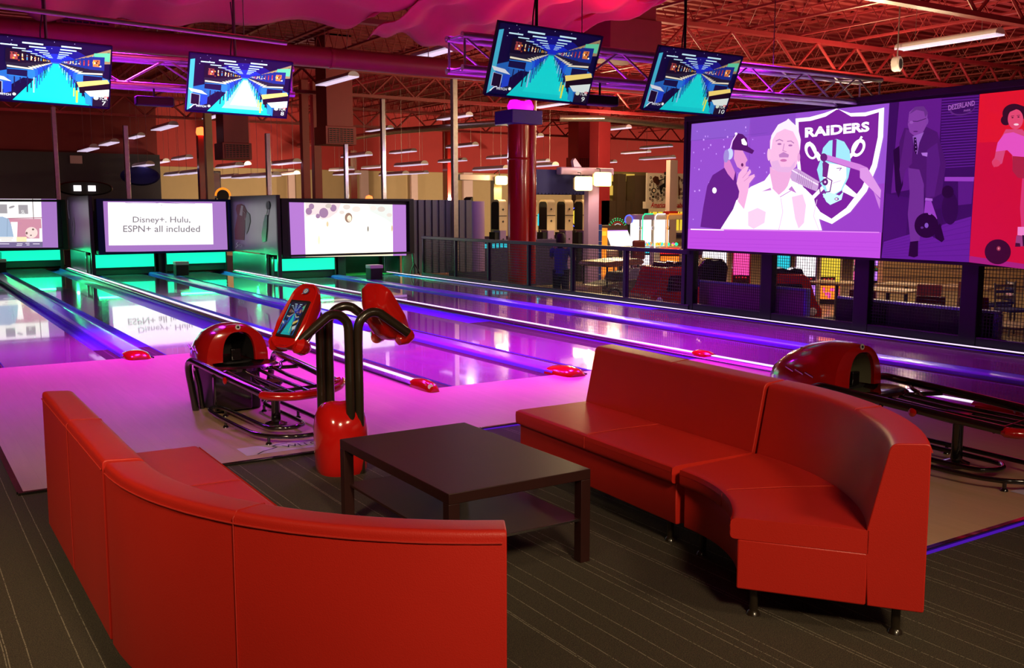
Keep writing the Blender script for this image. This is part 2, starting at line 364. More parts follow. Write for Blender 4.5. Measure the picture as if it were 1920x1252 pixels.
slab('floor_edge', 11.15, 11.24, -5, 22.3, -0.66, -0.012, black_metal, kind='structure')
slab('floor_edge', 11.15, 11.24, 22.3, 60, -0.66, -0.16, black_metal, kind='structure')
FZ = -0.52
# ================================================================== lanes
LL = ['glossy maple bowling lane at the far left edge of the photo', 'glossy maple bowling lane left of the red ball return with the see-through rack',
      'glossy maple bowling lane between the white lit divider strip and the red capped violet divider', 'glossy maple bowling lane running behind the backrest of the right-hand sofa',
      'glossy maple bowling lane second from the black railing', 'glossy maple bowling lane right beside the black railing']
def lane(x0, x1, y0, y1, g0, g1, label):
    t = thing('bowling_lane', label, 'bowling lane', ((x0 + x1) / 2, y0, 0), group='bowling lanes')
    h = (x1 - x0) / 2; L = y1 - y0
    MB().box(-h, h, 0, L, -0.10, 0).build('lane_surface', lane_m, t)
    for a, b in ((-h - g0, -h), (h, h + g1)):
        prof = []
        c, r = (a + b) / 2, (b - a) / 2
        top = [(c + r * math.cos(PI + PI * k / 12), 0.0 + 0.085 * math.sin(PI + PI * k / 12)) for k in range(13)]
        poly = top + [(b, -0.13), (a, -0.13)]
        m = MB().prism(poly, lambda p, q: Vector((p, 0.0, q)), lambda p, q: Vector((p, L, q)))
        m.build('gutter', gutter_m, t)
k = 0
for i in range(3):
    A = LA[i]; y1 = MASK[i] + 1.5
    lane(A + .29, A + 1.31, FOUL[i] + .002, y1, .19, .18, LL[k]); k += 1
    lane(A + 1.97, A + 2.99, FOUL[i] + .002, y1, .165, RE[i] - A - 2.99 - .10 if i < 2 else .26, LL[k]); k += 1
# raised dividers with red end caps
def end_cap(w, parent, y=0.0, l=0.34, h=0.085, badge=True, m=None):
    rings = []
    for t in [0, .15, .35, .6, .8, .93, 1.0]:
        s = math.sqrt(max(0.0, 1 - t ** 3.2)); s = max(s, .05)
        yy = y - l * t; hw = w / 2 * (0.98 if t < .3 else 0.98 * (0.62 + 0.38 * s)); hh = h * (0.72 + .28 * math.sin(min(1, t * 1.6) * PI / 2)) * (0.30 + .70 * s)
        rings.append([Vector((hw * math.cos(PI * j / 14), yy, -0.02 + (hh + .02) * math.sin(PI * j / 14) ** 0.7)) for j in range(15)])
    c = MB().rings(rings).build('end_cap', gloss_red, parent, label='glossy red rounded end cap')
    if badge:
        MB().lathe([(0.001, 0), (.026, 0), (.026, .004), (.001, .004)], (0, 0, 0), 20).build('badge', white_pl, c).matrix_local = Matrix.Translation((-w * .22, y - l * .93, h * .50)) @ Matrix.Rotation(1.35, 4, 'X') @ Matrix.Rotation(-.2, 4, 'Y')
    return c
def divider(x, y0, y1, w, h, label, ledm=True, mate=divider_m, capw=None, badge=True, cap=True):
    t = thing('lane_divider', label, 'lane divider', (x, y0, 0), group='raised dividers between the lanes')
    L = y1 - y0
    if ledm:   # rounded aluminium cover carrying the light strip
        poly = rpoly([(-w / 2, -.12), (-w / 2, h * .45), (-w * .22, h), (w * .22, h), (w / 2, h * .45), (w / 2, -.12)], [0, .02, .02, .02, .02, 0], 3)
        MB().prism(poly, lambda p, q: Vector((p, .30, q)), lambda p, q: Vector((p, L, q))).build('divider_cover', chrome, t)
        MB().prism([(-w * .20, h - .004), (-w * .20, h + .006), (w * .10, h + .006), (w * .10, h - .004)], lambda p, q: Vector((p, .31, q)), lambda p, q: Vector((p, L, q))).build('light_strip', led, t)
    else:
        poly = rpoly([(-w / 2, -.12), (-w / 2, h * .7), (-w * .30, h), (w * .30, h), (w / 2, h * .7), (w / 2, -.12)], [0, .015, .02, .02, .015, 0], 3)
        MB().prism(poly, lambda p, q: Vector((p, .20, q)), lambda p, q: Vector((p, L, q))).build('divider_cover', mate, t)
        MB().box(w / 2, w / 2 + .016, .0, L, -.02, .012).build('edge_strip', matt_black, t)
    if cap: end_cap(capw or w * 1.05, t, .34, .40, h + .045, badge)
    return t
divider(4.20, FOUL[1] - .12, MASK[0] - .2, .17, .055, 'white lit divider strip whose red end cap lies nearest the glass-topped rack return', capw=.15)
divider(7.72, FOUL[2] - .1, MASK[1] - .2, .17, .055, 'white lit divider strip passing behind the right-hand sofa backrest', capw=.15)
divider(0.70, FOUL[0] - .1, MASK[0] - .2, .17, .055, 'white lit divider strip at the outer left side of the leftmost lanes', capw=.15)
divider(2.335, FOUL[0] - .16, MASK[0] + 1.0, .285, .045, 'violet divider with the wide red end cap in the left lanes', ledm=False, badge=False)
divider(5.815, FOUL[1] - .16, MASK[1] + 1.0, .285, .045, 'violet divider with the wide red end cap beside the sofa backrest', ledm=False, badge=False)
divider(9.335, FOUL[2] - .16, MASK[2] + 1.0, .285, .045, 'violet divider between the two lanes nearest the black railing', ledm=False, badge=False)
capD = thing('divider_nose', 'small red nose piece on the lit strip just above the sofa backrest', 'end cap', (7.72, 8.02, .0))
MB().lathe([(.001, -.16), (.05, -.15), (.075, -.08), (.08, 0), (.075, .08), (.05, .15), (.001, .16)], (0, 0, 0), 20, 1, .8).build('nose_shell', gloss_red, capD).matrix_local = Matrix.Translation((0, 0, .035)) @ Matrix.Rotation(PI / 2, 4, 'X')
t = thing('edge_light', 'thin white light line along the foot of the black railing', 'light strip', (11.0, 3.0, 0))
MB().box(-.02, .05, 0, 20.2, -.12, .02).build('strip_base', black_metal, t)
MB().box(-.018, .006, 0, 20.2, .02, .032).build('light_strip', led, t)
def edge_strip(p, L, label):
    t = thing('edge_strip', label, 'light strip', p); MB().box(0, L, -.018, 0, 0, .008).build('strip_body', violet_glow, t, bevel=.002)
violet_glow = emis('violet_reflected_glow', (80, 20, 190), .7)  # glowing strip stands for violet light reflected at the carpet edge
edge_strip((4.25, 2.832, -.012), 1.05, 'strip standing for violet light along the wooden approach edge behind the curved right sofa')
edge_strip((3.0, 6.352, -.012), 1.15, 'strip standing for violet light along the approach edge left of the straight right sofa')
# ================================================================== masking units and screens at the lane ends
def mask_unit(i, x0, x1, label):
    Y = MASK[i]; t = thing('masking_unit', label, 'lane-end screen', ((x0 + x1) / 2, Y, .54), group='lane-end projection screens')
    w = (x1 - x0) / 2; H = 1.36
    MB().box(-w, w, .06, .30, 0, H).build('cabinet', matt_black, t, bevel=.01)
    f = MB(); b = .09; bw = .16
    f.box(-w, -w + bw, -.03, .06, 0, H).box(w - bw * .8, w, -.03, .06, 0, H).box(-w + bw, w - bw * .8, -.03, .06, H - .06, H).box(-w + bw, w - bw * .8, -.03, .06, 0, .05)
    f.build('screen_frame', navy if i == 1 else matt_black, t, bevel=.006)
    return t, w, H, bw
mu1 = mask_unit(0, 0.8, 4.25, 'black framed screen at the far left showing a bright newsroom picture')
mu2 = mask_unit(1, 4.42, 7.78, 'black framed screen showing two grey lines of advertising text')
mu3 = mask_unit(2, 7.80, 11.22, 'black framed screen showing a bleached outdoor picture beside the ribbed wall')
def place_pic(p, t, m, name='screen_picture', **k):
    o = p.build(name, m, None, **k); o.parent = t; o.matrix_parent_inverse = Matrix.Translation(-t.location); return o
LIL = (150, 105, 175)
# left screen
f1 = lambda a, b, l: aY(a, b, MASK[0] + .02 - l)
p = Pic(f1, .0004); p.poly([(-70, 372), (106, 373), (109, 464), (-70, 464)], LIL)
p.poly([(-60, 373), (77, 373), (80, 463), (-60, 463)], (250, 245, 245)); p.poly([(-60, 410), (77, 410), (79, 447), (-60, 447)], (190, 130, 150))
p.poly([(-60, 373), (60, 373), (62, 409), (-60, 410)], (255, 250, 245)); p.line([(61, 373), (63, 410)], 1.6, (120, 110, 110)); p.line([(-60, 411), (78, 408)], 1.5, (150, 90, 110))
for a, b in ((-5, 383), (34, 384)): p.poly([(a, b), (a + 18, b), (a + 19, b + 17), (a + 1, b + 17)], (150, 145, 150))
p.text('SL', 40, 394, 47, 400, (240, 240, 240)); p.ell(22, 388, 6, 2.2, (150, 145, 150), -.3)
p.poly([(-60, 408), (5, 406), (16, 410), (22, 424), (27, 450), (-60, 450)], (150, 170, 195)); p.line([(14, 410), (13, 450)], .8, (120, 140, 165))
p.poly([(20, 416), (33, 416), (32, 445), (26, 445)], (250, 240, 240)); p.ell(59, 436, 11.5, 10.5, (225, 200, 195)); p.ell(50, 437, 2, 2.6, (120, 90, 90)); p.ell(62, 430, 2.2, 1.8, (110, 90, 90)); p.ell(58, 441, 1.8, 1.2, (110, 90, 90))
p.poly([(74, 428), (79, 428), (79, 449), (74, 449)], (250, 245, 250)); p.poly([(-60, 444), (50, 444), (50, 454), (-60, 454)], (245, 240, 230)); p.poly([(31, 444), (50, 444), (50, 453), (31, 453)], (240, 215, 170))
p.poly([(-60, 454), (80, 453), (80, 463), (-60, 464)], (110, 95, 135))
for a, b, c in ((-4, 446, 24), (2, 450, 22), (0, 457, 17), (32, 457, 42), (48, 456, 55), (62, 457, 74), (31, 460, 41), (50, 459, 55)): p.line([(a, b), (c, b)], 1.0, (235, 225, 240) if b > 454 else (170, 160, 160))
place_pic(p, mu1[0], pic_lane)
# middle screen
f2 = lambda a, b, l: aY(a, b, MASK[1] + .02 - l)
p = Pic(f2, .0004); p.poly([(187, 374), (423, 378), (427, 471), (191, 472)], LIL)
p.poly([(202, 379), (398, 381.5), (400, 458), (204, 460), (203, 418)], (255, 252, 255))
p.line([(235, 380), (250, 381), (290, 381), (300, 380), (340, 382), (366, 382)], .8, (110, 80, 130)); p.ell(239, 384, .8, .5, (120, 100, 120)); p.ell(303, 384.5, 1.6, .4, (120, 100, 120)); p.ell(260, 384, .7, .5, (120, 100, 120))
p.text('Disney+. Hulu,', 249, 406, 357, 420.5, (120, 112, 118), .012); p.text('ESPN+ all included', 231, 422.5, 375, 435, (120, 112, 118), .012)
place_pic(p, mu2[0], pic_lane)
# right screen
f3 = lambda a, b, l: aY(a, b, MASK[2] + .02 - l)
p = Pic(f3, .0004); p.poly([(542, 379), (761, 384), (762, 479), (546, 482)], (165, 110, 190))
p.poly([(570, 379.6), (736, 383.4), (737, 479.3), (573, 481.6)], (255, 252, 235))
p.poly([(572, 380), (640, 381), (632, 398), (618, 408), (604, 412), (590, 402), (574, 406)], (225, 205, 205)); p.poly([(690, 383), (736, 384), (736, 420), (722, 410), (706, 402), (694, 396)], (215, 220, 215))
for a, b, r in ((579, 396, 6), (607, 399, 8.5), (596, 405, 4), (625, 390, 6), (584, 387, 5)): p.ell(a, b, r, r * 1.1, (150, 115, 150))
for a, b, r, c in ((650, 388, 7, 210), (668, 392, 8, 222), (715, 392, 7, 205), (730, 403, 5, 212), (616, 386, 6, 190), (700, 390, 6, 225), (641, 398, 5, 215)): p.ell(a, b, r, r * .7, (c, c - 12, c - 20))
p.ell(653.5, 408, 7, 9.2, (140, 110, 95)); p.ell(655, 409.5, 4.2, 6, (250, 225, 200)); p.poly([(646, 416), (652, 418), (648, 417)], (120, 90, 80)); p.line([(651, 412), (656, 413.5)], .7, (170, 120, 100))
p.ell(614, 420, 2, 5, (215, 190, 150)); p.ell(690, 429, 1.4, 5, (120, 110, 105)); p.ell(735, 428, 1.2, 6, (200, 170, 120)); p.ell(598, 450, 2, 8, (240, 225, 190)); p.poly([(574, 478), (660, 474), (737, 477), (737, 479), (573, 481.6)], (245, 225, 190))
place_pic(p, mu3[0], pic_lane)
# pin-setter glow panels
GL = ['lit cyan panel under the newsroom screen', 'left lit cyan panel under the advertising text screen', 'right lit cyan panel under the advertising text screen', 'lit cyan panel under the bleached picture screen']
for (x0, x1, Y, z0, z1), lb in zip([(2.5, 4.11, 29.75, .24, .52), (4.36, 5.81, 26.1, .19, .51), (6.12, 7.65, 26.1, .23, .51), (7.74, 9.26, 22.5, .19, .47)], GL):
    t = thing('glow_panel', lb, 'light panel', ((x0 + x1) / 2, Y, z0), group='lit panels in front of the pin setters'); h = (x1 - x0) / 2
    MB().box(-h, h, 0, .05, 0, z1 - z0).build('lit_acrylic', cyan_glow, t, bevel=.004)
    MB().box(-h, h, .05, .09, -.18, z1 - z0 + .06).build('back_board', matt_black, t)
    MB().box(-h - .03, -h, -.02, .09, -z0 + .01, z1 - z0).box(h, h + .03, -.02, .09, -z0 + .01, z1 - z0).build('side_post', black_metal, t)
# dark pits behind
for i, (x0, x1) in enumerate([(0.8, 4.2), (4.3, 7.7), (7.8, 11.1)]):
    t = thing('ball_pit', ['dark ball pit behind the lane ends at the far left', 'dark ball pit below the advertising text screen', 'dark ball pit below the bleached picture screen'][i], 'ball pit', ((x0 + x1) / 2, MASK[i] + 1.55, 0))
    w = (x1 - x0) / 2
    MB().box(-w, w, .0, .1, 0, 1.6).build('back_curtain', matt_black, t)
    for a, b in ((-w, -w + .06), (w - .06, w), (-.05, .16)): MB().box(a, b, -1.0, 0, 0, .5).build('kickback', black_metal, t, bevel=.005)
    MB().box(-w, w, -.9, -.02, .001, .003).build('pit_carpet', mat('green_pit_mat', (.10, .25, .10), .7, noise=.1), t)
# side panels between the staggered units
def side_panel(x, y0, y1, label, art):
    t = thing('side_panel', label, 'panel', (x, y0, 0), group='steel side panels between the screens')
    MB().box(-.03, .03, .05, y1 - y0, .58, 1.98).build('upper_panel', panel_metal, t, bevel=.006)
    MB().box(-.02, .02, .9, y1 - y0, .02, .56).build('lower_panel', panel_metal, t, bevel=.006)
    MB().box(-.035, .035, .86, .93, 0, .58).build('post', chrome, t, bevel=.004)
    MB().box(-.045, .045, -.02, .06, .0, 1.98).build('front_post', black_metal, t, bevel=.006)
    return t
s1 = side_panel(4.30, 25.75, 29.1, 'grey steel side panel between the newsroom and text screens', 0)
s2 = side_panel(7.74, 22.1, 25.7, 'grey steel side panel with a red bowler figure and small white lettering', 1)
fs = lambda a, b, l: aX(a, b, 7.74 - .032 - l)
p = Pic(fs, .003)
p.poly([(444, 384), (452, 382), (458, 385), (463, 396), (466, 402), (460, 410), (458, 450), (441, 449), (440, 430), (445, 404), (442, 392)], (120, 22, 26))
p.poly([(452, 385), (456, 386), (454, 405), (449, 403)], (200, 185, 185)); p.poly([(463, 397), (468, 402), (469, 416), (465, 432), (461, 440), (460, 412)], (180, 180, 180)); p.line([(455, 395), (460, 400), (459, 412)], .8, (200, 150, 150))
p.ell(502, 385, 3.6, 8, (130, 130, 132)); p.poly([(497, 402), (501, 404), (500, 430), (498, 452), (492, 454), (490, 440), (493, 420)], (200, 205, 205)); p.line([(502, 392), (500, 404)], 2, (150, 150, 150))
p.line([(446, 454), (443, 457), (446, 460), (442, 464)], 1, (215, 215, 215)); p.text('ITCH', 447, 457, 454, 463, (200, 200, 205), 0, .5)
place_pic(p, s2, pic_matte, 'panel_artwork')
fs0 = lambda a, b, l: aX(a, b, 4.30 - .032 - l)
p = Pic(fs0, .003); p.line([(127, 375), (127, 392), (130, 410)], 1.2, (190, 190, 190)); p.line([(137, 408), (139, 420), (139, 436), (136, 443)], 1.6, (150, 150, 155)); p.line([(135, 414), (135, 424)], .8, (140, 140, 150))
place_pic(p, s1, pic_matte, 'panel_artwork')
# projector boxes on the dividers
def projector(x, y, label):
    t = thing('projector_box', label, 'projector', (x, y, 0.04), group='projector boxes on the lane dividers')
    MB().box(-.15, .15, -.14, .14, 0, .26).build('stand_box', matt_black, t, bevel=.01)
    MB().box(-.16, .16, -.15, .13, .26, .34).build('projector_case', white_pl, t, bevel=.012)
    MB().lathe([(.001, 0), (.03, 0), (.035, .02), (.001, .02)], seg=16).build('lens', matt_black, t).matrix_local = Matrix.Translation((.05, .135, .30)) @ Matrix.Rotation(-PI / 2, 4, 'X')
    return t
projector(6.08, 24.5, 'small black box with lilac projector on top before the right cyan panel')
projector(9.49, 20.7, 'small black box with lilac projector on top before the bleached picture screen')
projector(2.44, 28.1, 'small black box with projector at the left edge of the photo')
t = thing('screen_tripod', 'black splayed tripod foot under the right end of the bleached picture screen', 'stand', (11.17, 21.95, 0))
MB().tube([(0, 0, 0.03), (0, .1, .55)], .03, 8).build('stem', black_metal, t)
for dx in (-.13, .13): MB().tube([(0, .02, .3), (dx * .8, 0, .12), (dx, -.02, .015)], .018, 8).build('foot', black_metal, t)
# ================================================================== ribbed wall right of the screens
m = MB(); x = 11.3
for k in range(9):
    m.box(x, x + .14, 22.34, 22.42, 0, 1.88).box(x + .14, x + .20, 22.40, 22.44, 0, 1.88); x += .20
m.build('wall_partition', siding_m, kind='structure', bevel=.004)
MB().box(11.05, 11.30, 22.34, 22.42, 0, 1.87).build('wall_partition', panel_metal, kind='structure')
t = thing('round_column', 'short purple lit round column at the end of the ribbed wall', 'column', (13.32, 22.5, 0)); MB().lathe([(.2, 0), (.2, 1.85)]).build('shaft', purple_p, t)
# ================================================================== black railing beside the lanes
RX = 11.12
rail = thing('railing', 'black metal railing with wire mesh panels along the far lane', 'railing', (RX, 21.35, 0))
ry = [21.35, 19.75, 18.28, 16.70, 15.18, 13.58, 12.05]
MB().box(-.045, .045, -9.45, .05, .93, 1.0).build('top_rail', black_metal, rail, bevel=.01)
MB().box(-.05, .05, -9.45, .05, .0, .10).build('bottom_rail', black_metal, rail, bevel=.01)
for k, y in enumerate(ry): MB().box(-.035, .035, y - 21.35 - .035, y - 21.35 + .035, .1, .93).build('post', black_metal, rail, bevel=.006)
def wire_panel(y0, y1, z0, z1, sp=.055, r=.0035, spz=None):
    m = MB(); y = y0 + sp / 2
    while y < y1: m.box(-r, r, y - r, y + r, z0, z1); y += sp
    z = z0 + sp / 2
    while z < z1: m.box(-r, r, y0, y1, z - r, z + r); z += spz or sp
    return m
for a, b in zip(ry[:-1], ry[1:]):
    ya, yb = b - 21.35 + .04, a - 21.35 - .04
    wire_panel(ya, yb, .1, .93).build('wire_mesh', black_metal, rail, smooth=0)
    f = MB(); f.box(-.012, .012, ya, ya + .03, .1, .93).box(-.012, .012, yb - .03, yb, .1, .93).build('panel_frame', black_metal, rail)
# railing under the big screen: four stout posts carry the screen
wall = thing('screen_stand', 'black steel posts and mesh railing carrying the long projection screen', 'railing', (11.15, 12.0, 0))
for y, wd in ((11.90, .075), (10.25, .11), (8.55, .12), (6.98, .115), (5.45, .115), (3.9, .115)): MB().box(-.06, .06, y - 12 - wd, y - 12 + wd, .0, 3.05 if y > 11 else 1.04).build('post', deep_black, wall, bevel=.01)
MB().box(-.05, .05, -8.3, -.1, .0, .13).build('bottom_rail', deep_black, wall, bevel=.01)
for a, b in ((10.36, 11.83), (8.67, 10.14), (7.1, 8.43), (5.57, 6.86), (4.0, 5.33)): wire_panel(a - 12, b - 12, .13, 1.03, .042, .0028).build('wire_mesh', deep_black, wall, smooth=0)
# ================================================================== long projection screen
scr = thing('projection_screen', 'long black framed screen showing a talk show, a suited bowler and a red panel', 'projection screen', (11.0, 11.92, 1.0), )
MB().box(.0, .08, -8.0, .06, -.0, 2.14).build('screen_body', matt_black, scr, bevel=.01)
f = MB().box(-.03, 0, -8.0, .06, 2.06, 2.14).box(-.03, 0, .0, .06, .02, 2.06); f.build('frame', black_metal, scr, bevel=.004)
q = lambda x, y: (1280 + x / 3.9125, 180 + y / 3.9125)     # sightings taken from an enlargement
class P2(Pic):
    pass
def mapped(pic, fn):
    class Q:
        def poly(s, pts, c): pic.poly([fn(*a) for a in pts], c)
        def line(s, pts, wd, c, closed=False): pic.line([fn(*a) for a in pts], wd * s.sc, c, closed)
        def ell(s, cx, cy, rx, ry, c, rot=0, n=28):
            cc, qq = math.cos(rot), math.sin(rot)
            pic.poly([fn(cx + rx * math.cos(a) * cc - ry * math.sin(a) * qq, cy + rx * math.cos(a) * qq + ry * math.sin(a) * cc) for a in [2 * PI * i / n for i in range(n)]], c)
        def text(s, t, x0, y0, x1, y1, c, bold=0, dy=0, shear=0):
            vs, fs = text_tris(t, bold, shear); pic.k += 1
            pic.m.add([pic.f(*fn(x0 + u * (x1 - x0), y0 + v * (y1 - y0) + u * dy), pic.k * pic.l) for u, v in vs], fs, s2l(c))
    return Q()
fw = lambda a, b, l: aX(a, b, 10.985 - l)
pa = Pic(fw, .00012); A = mapped(pa, q); A.sc = 1 / 3.9125
BG = (138, 72, 190); PD = (112, 30, 140); WH = (255, 248, 255)
A.poly([(66, 205), (1517, 52), (1448, 1190), (35, 1118)], (176, 70, 205))
A.poly([(66, 205), (1517, 52), (1462, 1000), (40, 975)], BG)
A.poly([(66, 205), (500, 160), (480, 300), (60, 330)], (130, 82, 190)); A.poly([(500, 160), (830, 125), (830, 270), (500, 300)], (125, 66, 180))
A.poly([(960, 700), (1480, 640), (1462, 1000), (1010, 985)], (140, 58, 180))
A.line([(60, 328), (620, 270)], 3, (110, 60, 165)); A.line([(497, 165), (487, 560)], 3, (112, 60, 168))
for i in range(60):
    x = random.uniform(60, 800); y = random.uniform(210, 940); A.ell(x, y, random.uniform(2, 6), random.uniform(3, 8), (200, 150, 250), n=8)
# coach
A.poly([(300, 530), (350, 510), (390, 560), (395, 620), (420, 700), (440, 800), (300, 980), (130, 960), (150, 820), (180, 660), (220, 580)], (92, 28, 125))
A.poly([(305, 470), (345, 470), (385, 560), (372, 620), (330, 570), (303, 520)], (205, 120, 190)); A.poly([(380, 390), (440, 400), (462, 440), (476, 470), (462, 490), (462, 520), (440, 545), (400, 520), (375, 460)], (215, 140, 195))
A.poly([(360, 390), (372, 300), (400, 272), (440, 280), (470, 310), (480, 370), (525, 400), (510, 425), (440, 400), (380, 395)], (75, 18, 95)); A.poly([(430, 318), (450, 310), (472, 345), (470, 362), (448, 360), (434, 350)], WH)
A.line([(395, 280), (365, 330), (345, 400)], 8, (235, 200, 250)); A.ell(345, 425, 24, 42, (190, 200, 240), .1); A.ell(320, 440, 20, 48, (150, 130, 200), .1); A.ell(392, 276, 10, 9, (245, 225, 255)); A.ell(437, 505, 9, 13, (90, 30, 90)); A.ell(233, 692, 16, 22, WH)
# shield
A.poly([(828, 165), (930, 155), (1040, 125), (1128, 92), (1230, 125), (1340, 120), (1478, 84), (1470, 300), (1425, 520), (1350, 700), (1230, 850), (1095, 938), (1000, 900), (860, 700), (832, 420)], WH)
A.poly([(850, 190), (940, 182), (1050, 150), (1128, 100), (1145, 98), (1235, 150), (1340, 148), (1440, 118), (1432, 300), (1390, 500), (1315, 670), (1200, 820), (1092, 900), (1010, 850), (880, 660), (855, 420)], PD)
A.text('RAIDERS', 897, 232, 1370, 306, WH, .045, -46)
for k in range(2):
    A.line([(905, 250 - k), (1370, 212 - k)], 1.5, PD)
# swords
A.line([(985, 420), (1120, 600), (1270, 730)], 26, WH); A.poly([(1180, 640), (1272, 728), (1255, 742), (1170, 700)], WH); A.line([(1240, 430), (1060, 640), (960, 740)], 26, WH)
A.ell(940, 400, 42, 66, WH, -.35); A.ell(942, 408, 24, 42, PD, -.35); A.line([(930, 340), (1000, 470)], 16, WH); A.ell(1288, 380, 46, 70, WH, .5); A.ell(1290, 382, 26, 44, PD, .5); A.line([(1312, 300), (1240, 430)], 16, WH)
# helmet and face
A.poly([(1010, 470), (1030, 380), (1075, 328), (1130, 315), (1185, 335), (1225, 400), (1235, 500), (1215, 600), (1170, 690), (1110, 730), (1060, 720), (1010, 640), (985, 540)], (150, 215, 230))
A.poly([(1100, 320), (1130, 318), (1122, 480), (1095, 480)], PD); A.poly([(1050, 490), (1200, 510), (1200, 600), (1160, 690), (1110, 720), (1060, 700), (1035, 600)], WH); A.poly([(1025, 490), (1070, 500), (1060, 590), (1030, 580)], (100, 20, 120))
A.line([(1130, 530), (1165, 528), (1150, 545)], 5, PD); A.line([(1100, 640), (1160, 620)], 4, (190, 150, 210)); A.poly([(1060, 700), (1150, 730), (1180, 700), (1165, 760), (1090, 795), (1080, 775), (1030, 740)], (190, 235, 245)); A.ell(1130, 755, 16, 11, PD); A.ell(1128, 755, 9, 6, WH); A.line([(1035, 720), (1060, 770), (1085, 790)], 16, (190, 235, 245))
# speaker: shirt, neck, head
A.poly([(278, 975), (370, 830), (410, 740), (500, 665), (600, 620), (645, 560), (700, 600), (800, 610), (900, 680), (960, 740), (990, 860), (1022, 985)], (252, 240, 252))
A.poly([(480, 850), (550, 820), (610, 850), (600, 930), (520, 975), (480, 950)], (235, 195, 222)); A.poly([(800, 740), (880, 720), (905, 800), (890, 930), (850, 972), (825, 900)], (232, 190, 220)); A.line([(720, 750), (735, 850), (705, 980)], 4, (215, 170, 215)); A.line([(985, 760), (960, 880), (1000, 985)], 4, (220, 180, 225))
A.poly([(640, 520), (800, 520), (800, 600), (760, 680), (705, 725), (660, 680), (640, 600)], (222, 160, 205)); A.poly([(640, 570), (660, 670), (580, 700), (600, 640)], WH); A.poly([(790, 600), (835, 710), (780, 680), (715, 735), (770, 660)], WH); A.poly([(580, 700), (645, 672), (650, 690)], (185, 120, 195)); A.poly([(775, 685), (835, 712), (800, 660)], (180, 110, 190)); A.line([(715, 740), (800, 690)], 6, (190, 140, 200))
A.poly([(640, 330), (660, 270), (710, 225), (780, 215), (840, 260), (862, 340), (855, 440), (830, 520), (780, 560), (720, 555), (660, 540), (640, 480)], (230, 175, 212)); A.poly([(640, 390), (650, 290), (700, 210), (760, 180), (775, 165), (800, 190), (845, 230), (866, 320), (860, 400), (845, 330), (810, 260), (750, 240), (690, 270), (660, 320), (650, 390)], (240, 220, 240))
A.ell(632, 430, 12, 45, (232, 180, 212)); A.ell(852, 450, 10, 34, (215, 150, 200)); A.line([(685, 330), (710, 318), (735, 330)], 7, (170, 110, 170)); A.line([(768, 332), (795, 330), (815, 345)], 7, (170, 110, 170)); A.ell(710, 352, 15, 7, (160, 95, 160)); A.ell(790, 362, 15, 7, (160, 95, 160)); A.line([(745, 350), (735, 400), (760, 408)], 6, (195, 130, 185)); A.poly([(705, 430), (740, 410), (780, 430), (775, 450), (710, 450)], (180, 120, 180)); A.ell(740, 472, 24, 10, (190, 105, 165)); A.poly([(650, 480), (700, 470), (720, 520), (790, 520), (830, 470), (820, 520), (780, 560), (700, 555), (655, 530)], (215, 165, 210))
# raised hand
A.poly([(400, 800), (415, 700), (395, 640), (410, 570), (430, 545), (465, 515), (485, 520), (470, 560), (498, 540), (502, 560), (480, 590), (525, 572), (530, 590), (490, 640), (480, 700), (450, 830)], (228, 165, 208)); A.line([(440, 600), (475, 560)], 3, (190, 110, 175)); A.line([(450, 625), (490, 592)], 3, (190, 110, 175)); A.poly([(370, 830), (395, 760), (450, 830), (420, 900)], (250, 235, 250))
# microphone and arm
A.poly([(1040, 425), (1300, 500), (1355, 525), (1345, 570), (1290, 545), (1050, 470)], (196, 120, 205)); A.poly([(1300, 530), (1355, 525), (1455, 690), (1450, 750), (1300, 600)], (205, 140, 212)); A.line([(1050, 470), (1295, 548)], 4, (130, 40, 150)); A.poly([(1400, 700), (1450, 760), (1445, 830)], (190, 120, 205))
A.poly([(790, 590), (810, 535), (840, 530), (1005, 630), (985, 700), (930, 680), (800, 620)], (190, 150, 200)); A.line([(805, 545), (990, 650)], 10, (235, 215, 240))
for k in range(9): A.line([(850 + k * 13, 552 + k * 8), (838 + k * 13, 622 + k * 8)], 3, (140, 95, 150))
A.ell(1035, 450, 26, 30, (95, 30, 110)); A.poly([(1030, 470), (1075, 500), (1060, 600), (1025, 590)], (105, 35, 120)); A.line([(1000, 640), (1060, 600), (1095, 620), (1080, 700), (1010, 710), (1000, 640)], 8, (110, 50, 130)); A.ell(1045, 630, 22, 26, (90, 30, 105)); A.ell(1045, 630, 8, 9, (220, 180, 225))
A.line([(60, 975), (1440, 1000)], 7, (215, 130, 225)); A.line([(60, 978), (300, 983)], 6, WH)
for yy in (1040, 1075, 1100): A.line([(50, yy), (1440, yy + 35)], 5, (168, 62, 200))
place_pic(pa, scr, pic_mid, 'studio_picture')
# second panel: bowler in a suit
q2 = lambda x, y: (1640 + x / 3.5786, 150 + y / 3.5786)
pb = Pic(fw, .00012); B = mapped(pb, q2); B.sc = 1 / 3.58
D1 = (52, 8, 85)
B.poly([(100, 152), (705, 95), (633, 1222), (45, 1193)], D1); B.poly([(165, 146), (450, 120), (420, 700), (110, 760)], (92, 24, 130)); B.poly([(60, 1085), (648, 915), (633, 1222), (45, 1193)], (98, 26, 148)); B.poly([(75, 760), (230, 790), (210, 1040), (55, 1080)], (62, 10, 98))
B.poly([(470, 650), (668, 650), (664, 680), (468, 678)], (150, 60, 190)); B.poly([(560, 680), (664, 680), (650, 830), (560, 840)], (85, 22, 125))
for k in range(26):
    y = 112 + k * 18.5; B.line([(452 - k * .4, y + 14), (700 - k * 1.3, y - 6 + k * .25)], 5, (100, 30, 150))
for k in range(7): B.line([(60, 1100 + k * 14), (640, 935 + k * 40)], 3, (84, 20, 130))
